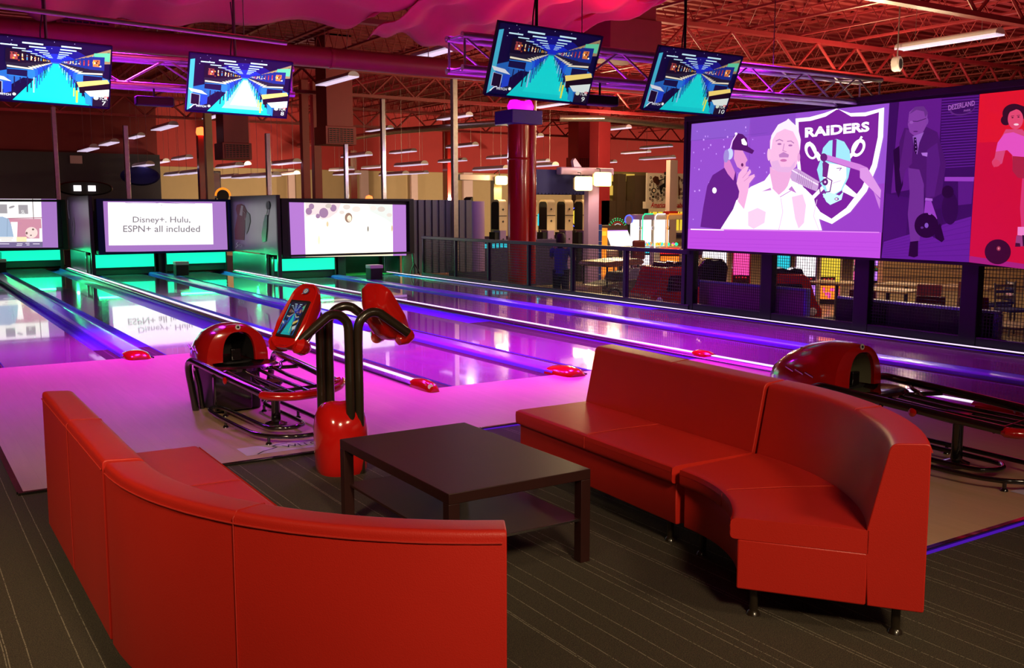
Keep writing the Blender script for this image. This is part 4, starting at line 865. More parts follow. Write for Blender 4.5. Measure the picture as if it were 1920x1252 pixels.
for x in (-.4, -2.4): MB().tube([(x, 0, .02), (x, 0, 2.4)], .004, 6).build('hanging_wire', galv, t)
# ================================================================== draped fabric under the roof
def drape(name, label, edge, back, z0, seed, sag=.35):
    R = random.Random(seed); nx, ny = 60, 26; rows = []
    E_ = smooth_path([(x, y, z) for x, y, z in edge], 10)
    for i in range(ny + 1):
        v = i / ny; row = []
        for j in range(nx + 1):
            u = j / nx; k = u * (len(E_) - 1); a = min(int(k), len(E_) - 2); P = E_[a].lerp(E_[a + 1], k - a)
            z = P.z + math.sin(min(1, v * 3) * PI / 2) * .18 - sag * math.sin(v * PI) * .8 + .07 * math.sin(u * 17 + v * 3 + seed) * (1 - v * .3) + .05 * math.sin(u * 41 + v * 5) + .06 * math.sin(v * 21 + u * 6)
            row.append(Vector((P.x + (back[0]) * v, P.y + back[1] * v, z)))
        rows.append(row)
    vs = [p for r in rows for p in r]; n = nx + 1
    fs = [(i * n + j, i * n + j + 1, (i + 1) * n + j + 1, (i + 1) * n + j) for i in range(ny) for j in range(nx)]
    o = MB().add(vs, fs).build(name, drape_m, label=label, category='drape', smooth=180, fix=False); s = o.modifiers.new('thickness', 'SOLIDIFY'); s.thickness = .012
    return o
pz = lambda px, py, z: tuple(fl(px, py, z))
drape('ceiling_drape', 'wide crimson fabric swag hung below the roof over the two left televisions', [pz(-160, 6, 4.5), pz(0, 16, 4.5), pz(70, 34, 4.5), pz(160, 50, 4.5), pz(230, 40, 4.55), pz(350, 38, 4.6), pz(500, 42, 4.6), pz(640, 41, 4.6), pz(700, 22, 4.6)], (0, -8.0), 4.5, 1)
drape('ceiling_drape', 'bunched crimson fabric swag whose end hangs left of the television numbered 9', [pz(690, 66, 4.3), pz(760, 82, 4.28), pz(850, 92, 4.28), pz(930, 96, 4.28), pz(985, 84, 4.3), pz(1000, 55, 4.4)], (-.6, -6.0), 4.4, 5, .2)
# ================================================================== roof
MB().box(-14, 70, -6, 62, 7.0, 7.1).build('ceiling', red_deck, kind='structure')
m = MB(); y = 2.0
while y < 34: m.box(-4, 45, y, y + .16, 6.93, 7.0); y += .45
m.build('ceiling_ribs', red_deck, kind='structure')
def joist_mesh(L, h=.75):
    m = MB(); m.box(-.06, .06, 0, L, h - .06, h).box(-.05, .05, 0, L, 0, .05); n = int(L / .85)
    for k in range(n):
        y0, y1 = k * L / n, (k + .5) * L / n; y2 = (k + 1) * L / n
        m.tube([(0, y0, h - .05), (0, y1, .04)], .013, 5).tube([(0, y1, .04), (0, y2, h - .05)], .013, 5)
    return m
j0 = joist_mesh(46).build('roof_joist', red_steel, label='red open-web steel roof joist running away from the camera', category='roof joist', group='red open-web roof joists', loc=(-3.2, 1.0, 6.2))
for k in range(1, 24):
    o = j0.copy(); COL.objects.link(o); o.location = (-3.2 + k * 1.85, 1.0, 6.2)
def girder(y, x0, x1, label):
    t = thing('roof_girder', label, 'roof girder', (x0, y, 5.3)); L = x1 - x0
    MB().box(0, L, -.10, .10, .78, .88).build('top_chord', red_steel, t); MB().box(0, L, -.10, .10, 0, .10).build('bottom_chord', red_steel, t)
    m = MB(); n = int(L / 1.6)
    for k in range(n): m.tube([(k * L / n, 0, .8), ((k + .5) * L / n, 0, .08)], .04, 6).tube([((k + .5) * L / n, 0, .08), ((k + 1) * L / n, 0, .8)], .04, 6)
    m.build('web', red_steel, t)
girder(18.4, -4, 44, 'red roof girder crossing above the round column'); girder(30.5, -6, 50, 'red roof girder crossing behind the lane-end screens'); girder(42, -6, 60, 'farthest red roof girder near the back wall')
girder(11.5, 9, 40, 'red roof girder above the long projection screen')
t = thing('air_duct', 'long round dark red air duct running across behind the televisions', 'duct', (-6, 17, 4.36)); MB().tube([(0, 0, 0), (20.5, 0, 0)], .185, 20).build('duct_shell', red_steel, t)
for x in (3, 8, 13, 18): MB().lathe([(.192, -.03), (.198, 0), (.192, .03)], seg=20).build('joint_ring', red_steel, t).matrix_local = Matrix.Translation((x, 0, 0)) @ Matrix.Rotation(PI / 2, 4, 'Y')
for x in (5, 10, 15): MB().tube([(x, 0, .18), (x, 0, 1.8)], .01, 6).build('hanger', galv, t)
def pipe(pts, r, m, label, name='roof_pipe'):
    t = thing(name, label, 'pipe', tuple(pts[0])); MB().tube([Vector(p) - Vector(pts[0]) for p in pts], r, 12).build('pipe_run', m, t); return t
pipe([fl(560, 273, 5.0), fl(740, 246, 5.0), fl(945, 230, 5.0)], .13, galv, 'shiny silver duct running up behind the two middle chrome poles')
pipe([fl(1050, 222, 4.6), fl(1130, 222, 4.6), fl(1290, 238, 4.6)], .10, galv, 'shiny silver duct passing right of the round column top')
pipe([fl(250, 277, 5.0), fl(345, 279, 5.0), fl(420, 284, 5.0)], .14, galv, 'dull silver duct left of the red warning lamp column')
# square drop ducts with louvres
def drop_duct(px0, px1, pyb, Y, label, grille=True):
    a, b = aY(px0, pyb, Y), aY(px1, pyb, Y); w_ = (b.x - a.x) / 2; z = a.z
    t = thing('drop_duct', label, 'duct', ((a.x + b.x) / 2, Y, z)); top = 7.0 - z
    MB().box(-w_ * .86, w_ * .86, 0, w_ * 1.7, .55 * w_ * 2, top).build('duct_shell', red_steel, t, bevel=.01)
    MB().box(-w_, w_, -w_ * .1, w_ * 1.8, 0, .55 * w_ * 2).build('diffuser_box', red_steel, t, bevel=.01)
    if not grille: return
    m = MB(); n = 7
    for k in range(n): z0 = .12 * w_ + k * (w_ * .85 / n); m.box(-w_ * .8, w_ * .8, -w_ * .1 - .02, -w_ * .1, z0, z0 + w_ * .05)
    for k in range(8): x = -w_ * .8 + k * w_ * 1.6 / 7; m.box(x - .01, x + .01, -w_ * .1 - .025, -w_ * .1, w_ * .1, w_ * .95)
    MB().box(-w_ * .82, w_ * .82, -w_ * .1 - .012, -w_ * .1 - .002, w_ * .08, w_ * .97).build('grille_back', matt_black, t)
    m.build('grille', red_steel, t)
drop_duct(417, 472, 298, 31, 'red square drop duct below the television numbered 8')
drop_duct(610, 667, 270, 29, 'red square drop duct just left of the middle chrome poles')
drop_duct(1140, 1236, 100, 13.0, 'large red square drop duct at the top between the two right televisions', False)
drop_duct(106, 216, 75, 19.5, 'red square drop duct with dark grille above the far left television')
drop_duct(1082, 1113, 316, 40, 'small red square drop duct above the lit carnival booth')
# columns
def round_column(px, pyf, r, h, label, two=0):
    P = fl(px, pyf); t = thing('steel_column', label, 'column', (P.x, P.y, -.01))
    MB().lathe([(r, 0), (r, h)], seg=32).build('shaft', col_m, t)
    if two:
        MB().lathe([(r * .42, 0), (r * .42, h)], (r * 1.36, -.04, 0), 24).build('downpipe', col_m, t)
        MB().lathe([(r * 1.02, 2.74), (r * 1.08, 2.76), (r * 1.02, 2.79)], seg=32).build('collar', col_m, t)
    return t, P
tc_, Pc = round_column(972, 531, .24, 6.2, 'thick glossy red round column beside the railing', 1)
MB().box(-.40, .40, -.36, .36, 3.50, 3.80).build('lamp_box', mat('violet_box_paint', (.06, .012, .30), .5, noise=.1), tc_, bevel=.02)
MB().lathe([(.30, 0), (.32, .10), (.26, .22), (.12, .29), (.001, .30)], (.02, -.05, 3.80), 24, 1, .7).build('magenta_dome', magl, tc_)
def square_col(px0, px1, Y, z1, m, label, name='steel_column', z0=0):
    a, b = aY(px0, 400, Y), aY(px1, 400, Y); t = thing(name, label, 'column', ((a.x + b.x) / 2, Y, 0)); w_ = (b.x - a.x) / 2
    MB().box(-w_, w_, 0, w_ * 2, z0, z1).build('shaft', m, t, bevel=.01); return t
square_col(571, 584, 34, 6.2, red_steel, 'left one of the paired dark red columns above the bleached picture screen'); square_col(592, 606, 34, 6.2, red_steel, 'right one of the paired dark red columns above the bleached picture screen')
t = square_col(377, 391, 36, 4.25, car_red, 'red column topped by a glowing orange warning lamp'); MB().lathe([(.001, 0), (.17, 0), (.2, .1), (.17, .26), (.001, .3)], (0, 0, 4.25), 16).build('warning_lamp', redl, t)
square_col(391, 404, 34, 6.2, cream, 'pale slotted column next to the orange warning lamp'); square_col(1121, 1143, 33, 6.2, red_steel, 'dark red column behind the lit carnival booth'); square_col(840, 857, 44, 6.2, car_red, 'far red column seen just behind the tallest chrome pole')
square_col(659, 671, 44, 4.4, car_red, 'far red column between the middle chrome poles')
# chrome support poles rising behind the screens
def pole(px0, py0, px1, py1, Y, r, m, label):
    a = aY(px0, py0, Y); b = aY(px1, py1, Y); t = thing('support_pole', label, 'pole', (a.x, Y, 0), group='slim support poles behind the screens')
    MB().box(-r, r, -r, r, 0, b.z).build('pole_shaft', m, t, bevel=.01); MB().box(-r * 1.6, r * 1.6, -r * 1.6, r * 1.6, 0, .05).build('base_plate', black_metal, t)
pole(109, 365, 98, 200, 30.9, .06, galv, 'dull pole rising behind the newsroom screen'); pole(241, 365, 232, 235, 27.4, .06, galv, 'dull pole rising behind the left part of the text screen')
pole(505, 370, 502, 250, 27.6, .065, chrome, 'bright pole left of the bleached picture screen'); pole(650, 370, 648, 270, 23.9, .05, chrome, 'short bright pole above the middle of the bleached picture screen')
pole(720, 372, 716, 185, 23.3, .055, chrome, 'bright pole above the right part of the bleached picture screen'); pole(853, 440, 848, 148, 22.2, .07, galv, 'tallest bright pole standing at the ribbed wall')
# ================================================================== fluorescent high-bay fixtures
def fixture():
    t = thing('fluorescent_fixture', 'x', 'ceiling light')
    L = 1.22; ar = [(.17 * math.cos(PI * k / 12), .13 * math.sin(PI * k / 12)) for k in range(13)]
    m = MB().prism(ar, lambda p, q: Vector((p, -L, q)), lambda p, q: Vector((p, L, q))); m.build('housing', white_pl, t)
    g = MB(); g.box(-.155, .155, -L + .02, L - .02, -.012, -.001)
    for k in range(34): y = -L + .05 + k * (2 * L - .1) / 33; g.box(-.15, .15, y - .006, y + .006, -.03, -.012)
    g.build('louvre', lens_m, t)
    MB().box(-.16, -.15, -L, L, -.035, 0).box(.15, .16, -L, L, -.035, 0).build('side_lip', lens_m, t)
    return t
fx = [(1776, 78, 5.3, 'lilac lit fluorescent fixture high above the long projection screen'), (631, 151, 5.3, 'fluorescent fixture just right of the television numbered 8, beside the paired columns'), (822, 97, 5.35, 'fluorescent fixture below the bunched drape, left of the television numbered 9'), (852, 220, 5.3, 'fluorescent fixture beside the top of the tallest chrome pole'), (711, 243, 5.3, 'fluorescent fixture crossing the bright pole over the bleached picture screen'),
      (1148, 242, 5.3, 'fluorescent fixture with warm lit louvre right of the round column'), (1040, 196, 5.3, 'warm fluorescent fixture peeping out right below the television numbered 9'), (402, 218, 5.3, 'fluorescent fixture just under the television numbered 8')]
far = [(308, 239), (253, 257), (204, 269), (165, 280), (300, 304), (341, 297), (268, 310), (430, 312), (450, 309), (327, 327), (360, 324), (535, 306), (540, 326), (428, 332), (459, 332), (497, 330), (640, 318), (650, 326), (668, 292), (700, 314), (755, 285), (738, 327), (770, 309), (779, 325), (848, 302), (866, 274), (920, 317), (1192, 286), (1230, 276), (1232, 297), (1010, 311), (1128, 305), (941, 295), (985, 258), (1005, 303)]
f0 = fixture(); first = True
def hang(o):
    for y in (-.8, .8): MB().tube([(0, y, .12), (0, y, 7.0 - o.location.z)], .006, 5).build('hanging_wire', galv, o)
for k, (px, py, z, lb) in enumerate(fx):
    P = fl(px, py, z)
    o = f0 if k == 0 else dup(f0, P)
    o.location = P; o['label'] = lb; o['group'] = 'fluorescent roof fixtures'
proto = [o for o in f0.children]
placed = [o for o in fx]
far_objs = []
for k, (px, py) in enumerate(far):
    P = fl(px, py, 5.3)
    lim = 34 + (k * 11 % 15)
    if P.y > lim: P = aY(px, py, lim)
    o = dup(f0, P, label='small distant white fluorescent fixture hanging in the far part of the hall', group='distant fluorescent roof fixtures'); far_objs.append(o)
for o in [x for x in COL.objects if x.name.startswith('fluorescent_fixture')]: hang(o)
LMK = [(0, 'left photo edge'), (100, 'first dull pole'), (236, 'second dull pole'), (384, 'orange warning lamp'), (503, 'side panel pole'), (590, 'paired dark columns'), (650, 'short bright pole'), (718, 'last screen pole'), (851, 'tallest pole'), (972, 'round column'), (1120, 'booth post'), (1291, 'long screen')]
ORD = ['highest', 'second highest', 'third highest', 'fourth highest', 'fifth highest', 'sixth highest', 'seventh highest', 'eighth highest']
for a, b in zip(LMK[:-1], LMK[1:]):
    ks = sorted([k for k in range(len(far)) if a[0] <= far[k][0] < b[0]], key=lambda k: far[k][1])
    for n_, k in enumerate(ks): far_objs[k]['label'] = '%s small fixture between the %s and the %s' % ('only' if len(ks) == 1 else ('lowest' if n_ == len(ks) - 1 else ORD[n_]), a[1], b[1])
# round white speaker
P = fl(1682, 120, 4.9); t = thing('roof_speaker', 'round white speaker with black grille below the lilac fixture', 'speaker', P)
sp = MB().lathe([(.001, -.09), (.15, -.09), (.17, -.05), (.17, .06), (.15, .08), (.001, .08)], seg=28); s_ = sp.build('speaker_case', white_pl, t); s_.matrix_local = Matrix.Rotation(PI / 2, 4, 'X') @ Matrix.Rotation(.3, 4, 'Y')
g = MB().lathe([(.001, .08), (.11, .08), (.11, .088), (.001, .088)], seg=24).build('grille', matt_black, t); g.matrix_local = Matrix.Rotation(PI / 2, 4, 'X') @ Matrix.Rotation(.3, 4, 'Y')
MB().tube([(0, 0, .15), (0, 0, 1.3)], .015, 8).build('drop_rod', galv, t)
# ================================================================== far walls
MB().box(-10, 70, 52, 52.3, -.1, 3.75).build('wall_back', tan_wall, kind='structure')
MB().box(-10, 70, 51.6, 52.3, 3.75, 7.0).build('wall_back_upper', redwall, kind='structure')
MB().box(-10, 10.6, 46, 46.4, 4.0, 7.0).build('wall_left_upper', dkredwall, kind='structure')
MB().box(-10, 10.6, 45.6, 46.4, -.1, 4.0).build('wall_left', darkwall, kind='structure')
MB().box(62, 62.3, -6, 60, -.1, 7.0).build('wall_right', dkredwall, kind='structure')
MB().box(-10, -9.7, -6, 60, -.1, 7.0).build('wall_left_side', dkredwall, kind='structure')
m = MB()
for px0, px1 in ((675, 690), (770, 782), (868, 885), (540, 552)):
    a, b = aY(px0, 350, 51.5), aY(px1, 350, 51.5); m.box(a.x, b.x, 51.4, 51.6, -.1, 3.75)
m.build('trim_7', pinkw, kind='structure')
# oval signs and small props above the masking units
t = thing('hanging_sign', 'dark navy oval sign hanging above the text screen', 'sign', aY(263, 330, 40)); MB().lathe([(.001, -.15), (.7, -.15), (.82, 0), (.7, .15), (.001, .15)], seg=32, sx=1, sy=.5).build('sign_body', navy, t).matrix_local = Matrix.Rotation(PI / 2, 4, 'X') @ Matrix.Scale(.9, 4)
t = thing('oval_canopy', 'black oval canopy with two square white lamps above the side panel', 'canopy', aY(159, 353, 34))
oc = MB().tube([(.80 * math.cos(2 * PI * k / 40), 0, .20 * math.sin(2 * PI * k / 40)) for k in range(40)], .045, 8, loop=True, caps=False); oc.build('rim', gloss_black, t)
MB().lathe([(.001, -.05), (.78, -.05), (.78, .05), (.001, .05)], seg=32, sx=1, sy=.26).build('canopy_body', matt_black, t).matrix_local = Matrix.Rotation(PI / 2, 4, 'X')
for x in (-.23, .2): MB().box(x - .11, x + .11, -.10, -.05, -.09, .09).build('square_lamp', white_e, t)
MB().tube([(0, .1, -.15), (0, .1, -2.5)], .05, 8).build('mast', matt_black, t)
t = thing('arch_light', 'small orange arch with a lit rim standing above the text screen edge', 'arcade topper', aY(418, 367, 30)); MB().tube([(.22 * math.cos(PI * k / 14), 0, .22 * math.sin(PI * k / 14)) for k in range(15)], .03, 8).build('arch_rim', orange_e, t); MB().lathe([(.001, -.02), (.18, -.02), (.18, .02), (.001, .02)], seg=24).build('arch_body', matt_black, t).matrix_local = Matrix.Rotation(PI / 2, 4, 'X'); MB().tube([(0, .02, 0), (0, .02, -2.2)], .03, 8).build('stalk', matt_black, t)
t = thing('beacon_lamp', 'small round red glowing lamp on top of the bleached picture screen', 'lamp', aY(692, 372, 24.2)); MB().lathe([(.001, -.09), (.09, -.05), (.10, 0), (.08, .06), (.001, .09)], seg=20).build('lamp_globe', redl, t)
MB().tube([(0, 0, -.05), (0, 0, -2.1)], .02, 8).build('stalk', matt_black, t)
t = thing('notice_box', 'small pale box hanging on the dark red wall at the left', 'sign', aY(143, 299, 45.5)); MB().box(-.24, .24, 0, .1, -.17, .17).build('sign_face', pinkw, t, bevel=.01)
t = thing('tall_display', 'tall narrow screen with pale green frame beside the pale slotted column', 'display', aY(404, 345, 38)); MB().box(-.22, .22, 0, .12, -.55, .5).build('display_frame', panel_metal, t, bevel=.03); MB().box(-.17, .17, -.02, 0, -.35, .42).build('display_glass', mural_w, t); MB().tube([(0, .06, -.5), (0, .06, -2.9)], .04, 8).build('mast', matt_black, t)
# ================================================================== arcade hall beyond the railing
def gspan(px0, px1, pyt, pyb, Y):
    a, b, c, d = span(px0, px1, pyt, pyb, Y); return a, b, c - FZ, d - FZ
def span(px0, px1, pyt, pyb, Y):
    """real x range and height range seen between the sightings on the plane y = Y"""
    a = aY(px0, pyt, Y); b = aY(px1, pyt, Y); c = aY((px0 + px1) / 2, pyb, Y); tz = aY((px0 + px1) / 2, pyt, Y); return (a.x + b.x) / 2, (b.x - a.x) / 2, c.z, tz.z
# carnival booth
BY = 23.6
def game_cabinet(px0, px1, label):
    x, w_, zb, zt = gspan(px0, px1, 374, 432, BY); t = thing('game_cabinet', label, 'game cabinet', (x, BY, FZ), group='cream carnival game cabinets')
    prof = rpoly([(0, zb), (0, zt), (.42, zt), (.42, zb)], [0, .14, .14, 0], 5)
    MB().prism(prof, lambda a, b: Vector((-w_, a, b)), lambda a, b: Vector((w_, a, b))).build('upper_board', cream, t)
    MB().prism(rpoly([(.01, zb + .03), (.01, zt - .06), (.41, zt - .06), (.41, zb + .03)], [0, .12, .12, 0], 4), lambda a, b: Vector((-w_ - .012, a, b)), lambda a, b: Vector((-w_, a, b))).build('side_panel', matt_black, t, label='black left side panel')
    MB().box(-w_ * .8, w_ * .8, -.01, .36, 0, zb).build('lower_cabinet', purple_p, t, bevel=.01)
    MB().box(-w_ * .8 - .14, -w_ * .8, .05, .36, 0, zb - .05).build('lower_recess', matt_black, t)
    m = MB()
    for z in (zt - .28, zt - .62, zb - .25):
        m.prism([(0, .035), (.014, .01), (.04, 0), (.014, -.01), (0, -.035), (-.014, -.01), (-.04, 0), (-.014, .01)], lambda a, b: Vector((a, -.02, z + b)), lambda a, b: Vector((a, .0, z + b)))
    m.box(-w_, w_, -.014, 0, zt - .47, zt - .45); m.build('cross_marks', ink, t)
for a, b, l in ((936, 950, 'cream carnival cabinet left of the red round column'), (994, 1008, 'cream carnival cabinet just right of the red round column'), (1026, 1041, 'second cream carnival cabinet right of the red round column'), (1060, 1075, 'third cream carnival cabinet right of the red round column'), (1093, 1106, 'cream carnival cabinet touching the purple booth post')): game_cabinet(a, b, l)
t = thing('game_counter', 'dark purple game counter with small lit panels behind the railing', 'counter', (14.9, BY - .6, FZ)); MB().box(-1.9, 1.7, 0, .5, 0, 1.30).build('counter_body', mat('deep_purple_laminate', (.03, .015, .10), .5, noise=.1), t, bevel=.01)
m = MB()
for k in range(9): m.box(-1.2 + k * .13, -1.12 + k * .13, -.02, 0, 1.10, 1.22)
m.build('lit_buttons', teal_e, t); MB().box(-.12, -.06, -.02, 0, .92, 1.02).build('red_button', red_e, t)
x, w_, zb, zt = gspan(1104, 1124, 322, 560, 22.6); t = thing('booth_post', 'tall purple lit post at the right end of the carnival booth', 'post', (x, 22.6, FZ)); MB().box(-w_, w_, 0, .22, 0, zt).build('shaft', purple_p, t, bevel=.01)
x, w_, zb, zt = gspan(926, 941, 330, 560, 24.4); t = thing('booth_post', 'tall pale post at the left end of the carnival booth', 'post', (x, 24.4, FZ)); MB().box(-w_, w_, 0, .2, 0, zt).build('shaft', cream, t, bevel=.01)
def beam(px0, px1, pyt, pyb, Y, m, name, label, cat, d=.25, bv=.02):
    x, w_, zb, zt = span(px0, px1, pyt, pyb, Y); t = thing(name, label, cat, (x, Y, zb)); MB().box(-w_, w_, 0, d, 0, zt - zb).build('body', m, t, bevel=bv); return t, w_, zt - zb
beam(862, 930, 327, 338, 24.4, pinkw, 'booth_crossbar', 'pale horizontal arm reaching left from the booth post', 'beam')
tb, bw_, bh_ = beam(1052, 1152, 314, 328, 22.5, purple_p, 'booth_beam', 'purple top beam of the carnival booth with a small horn on top', 'beam', bv=.04)
MB().prism(rpoly([(-.34, .10), (-.40, .34), (-.32, .42), (-.22, .30), (-.02, .10)], .03, 3), lambda a, b: Vector((a - .1, .05, b + .05)), lambda a, b: Vector((a - .1, .16, b + .05))).build('horn', purple_p, tb)
x, w_, zb, zt = span(1002, 1082, 318, 366, 22.8); t = thing('booth_valance', 'navy blue valance with scalloped lower edge above the cream cabinets', 'valance', (x, 22.8, zb)); H = zt - zb; W = w_ + .35
poly = [(-W, .1), (-W, H - .05), (-W + .1, H)] + [(W - .1, H), (W, H - .06), (W, .12)]
n = 18
for k in range(n):
    a0 = W - 2 * W * k / n; r = W / n
    for j in range(5): poly.append((a0 - r + r * math.cos(PI * j / 4), .08 - .06 * math.sin(PI * j / 4)))
MB().prism(poly, lambda a, b: Vector((a, 0, b)), lambda a, b: Vector((a, .5, b))).build('valance_board', navy, t)
for px, py, lb in ((1131, 336, 'glowing square lamp right of the purple booth post'), (1095, 344, 'glowing square lamp left of the purple booth post'), (941, 338, 'glowing lamp partly behind the red round column')):
    P = aY(px, py, 22.2 if px > 1000 else 24.2); t = thing('booth_lamp', lb, 'lamp', P, group='glowing lamps of the carnival booth')
    s_ = .26 if px > 1000 else .17; MB().box(-s_ * 1.05, s_ * 1.05, -.06, .10, -s_ * .75, s_ * .75).build('lamp_glass', lampw, t, bevel=.05); MB().box(-s_, s_, .10, .16, -s_ * .6, s_ * .6).build('lamp_back', cream, t); MB().tube([(0, .12, .1), (0, .16, .30), (0, .42, .32 if px > 1000 else .2)], .012, 8).build('bracket', matt_black, t); lamp('POINT', 'booth_lamp_light', P + Vector((0, -.35, 0)), (1, .75, .35), 60, .05)
# facade with windows, mural and lettering in the distance
FY = 33.0
def fbox(px0, px1, pyt, pyb, Y, d): x, w_, zb, zt = span(px0, px1, pyt, pyb, Y); return (x - w_, x + w_, Y, Y + d, zb, zt)
x0 = aY(1128, 400, FY).x; x1 = aY(1300, 400, FY).x
t = thing('brown_facade', 'dark brown indoor shop facade with pale yellow clerestory windows', 'facade', ((x0 + x1) / 2, FY, 0)); ox = (x0 + x1) / 2
b = fbox(1128, 1198, 376, 470, FY, .3); MB().box(b[0] - ox, b[1] - ox, 0, .3, FZ, b[5]).build('lower_wall', brownp, t)
b = fbox(1191, 1217, 329, 470, FY - .3, .6); MB().box(b[0] - ox, b[1] - ox, -.3, .3, FZ, b[5]).build('pier', brownp, t)
for a, c in ((1158, 1174), (1080, 1092)): b = fbox(a, c, 326, 470, FY - .1, .3); MB().box(b[0] - ox, b[1] - ox, -.1, .2, FZ, b[5]).build('pier', brownp, t)
b = fbox(1128, 1215, 376, 384, FY - .1, .1); 
for a, c, d, e in ((1134, 1162, 348, 366), (1177, 1191, 346, 366), (1170, 1190, 326, 340), (1140, 1158, 326, 340), (1070, 1082, 348, 366)):
    b = fbox(a, c, d, e, FY + .4, .1); MB().box(b[0] - ox, b[1] - ox, .4, .5, b[4], b[5]).build('lit_window', yel_w, t)
b = fbox(1128, 1215, 322, 376, FY + .6, .1); MB().box(b[0] - ox, b[1] - ox, .6, .7, b[4], b[5]).build('upper_wall', mat('olive_plaster', (.16, .12, .05), .7, noise=.1), t)
# mural
b = fbox(1214, 1300, 325, 378, FY - .6, .1); t = thing('music_mural', 'white mural panel with black music notes, records and silhouettes', 'mural', ((b[0] + b[1]) / 2, FY - .6, b[4])); MB().box(-(b[1] - b[0]) / 2, (b[1] - b[0]) / 2, 0, .1, 0, b[5] - b[4]).build('mural_board', mural_w, t)
p = Pic(lambda a, c, l: aY(a, c, FY - .6 - l), .004); q3 = lambda x, y: (1000 + x / 6.4, 290 + y / 6.4); G = mapped(p, q3); G.sc = 1 / 6.4; K = (12, 8, 10)
R = random.Random(3)
for (a, c) in ((1410, 275), (1420, 325), (1402, 360), (1398, 418), (1412, 470), (1400, 525), (1430, 545), (1532, 262), (1490, 395), (1568, 420), (1496, 470), (1470, 510), (1535, 497), (1565, 480), (1500, 525), (1545, 540), (1570, 370), (1755, 285), (1780, 305), (1800, 340), (1770, 415), (1785, 468), (1750, 515), (1790, 520), (1640, 540)): G.ell(a, c, 12, 16, K, n=14); G.ell(a, c, 5, 7, (225, 200, 175), n=8)
G.poly([(1430, 285), (1460, 255), (1500, 265), (1520, 330), (1500, 370), (1475, 350), (1440, 330)], (70, 30, 20)); G.ell(1487, 325, 22, 40, (60, 25, 18)); G.line([(1500, 315), (1570, 290)], 12, K); G.ell(1588, 228, 20, 18, K); G.poly([(1565, 215), (1612, 215), (1600, 205), (1575, 205)], K)
G.poly([(1570, 260), (1600, 245), (1650, 260), (1655, 400), (1640, 540), (1610, 545), (1590, 400), (1560, 390), (1540, 440), (1560, 460), (1530, 478), (1518, 440), (1510, 380), (1570, 340)], K); G.poly([(1598, 255), (1612, 255), (1605, 300)], (225, 205, 180))
G.line([(1446, 340), (1440, 400), (1450, 515)], 7, K); G.ell(1445, 430, 28, 32, K); G.ell(1447, 430, 16, 20, (225, 200, 175)); G.ell(1436, 505, 14, 14, K); G.poly([(1740, 250), (1760, 270), (1750, 340), (1770, 480), (1740, 500)], (90, 40, 25)); G.ell(1815, 320, 9, 14, K); G.ell(1808, 445, 14, 16, K); G.line([(1818, 260), (1816, 440)], 4, K)
place_pic(p, t, pic_matte, 'mural_artwork')
b = fbox(1211, 1300, 378, 391, FY - .8, .2); t = thing('shop_sign', 'long pale sign board with red script under the mural', 'sign', ((b[0] + b[1]) / 2, FY - .8, b[4])); MB().box(-(b[1] - b[0]) / 2, (b[1] - b[0]) / 2, 0, .2, 0, b[5] - b[4]).box(-.3, -.2, .2, .9, .05, .12).box(.2, .3, .2, .9, .05, .12).build('sign_board', mural_w, t)
p = Pic(lambda a, c, l: aY(a, c, FY - .8 - l), .01); p.text('American', 1220, 379, 1252, 389, (190, 30, 30), .02, 0, .3); p.line([(1229, 388.8), (1252, 388.0)], .8, (190, 30, 30)); p.text('abb', 1269, 380, 1283, 388.6, (190, 30, 30), .02, 0, .3); p.line([(1270, 389), (1284, 388)], .8, (190, 30, 30)); place_pic(p, t, pic_matte, 'sign_lettering')
x, w_, zb, zt = gspan(1257, 1271, 300, 560, 30); t = thing('white_post', 'pale pink square post standing in front of the mural', 'column', (x, 30, FZ)); MB().box(-w_, w_, 0, .25, 0, zt).build('shaft', pinkw, t, bevel=.01)
x, w_, zb, zt = span(1263, 1274, 230, 318, 33); 
# lit shop front under the sign
b = fbox(1222, 1284, 397, 432, FY - .2, .1); t = thing('lit_shopfront', 'bright yellow lit shop interior panel under the script sign', 'shop front', ((b[0] + b[1]) / 2, FY - .2, 0)); MB().box(-(b[1] - b[0]) / 2, (b[1] - b[0]) / 2, 0, .1, b[4], b[5]).build('lit_panel', yel_e, t)
m = MB(); W = (b[1] - b[0]) / 2
for k in range(7): m.box(-W + k * W / 3 - .02, -W + k * W / 3 + .02, -.03, 0, b[4], b[5])
m.build('mullion', cream, t)
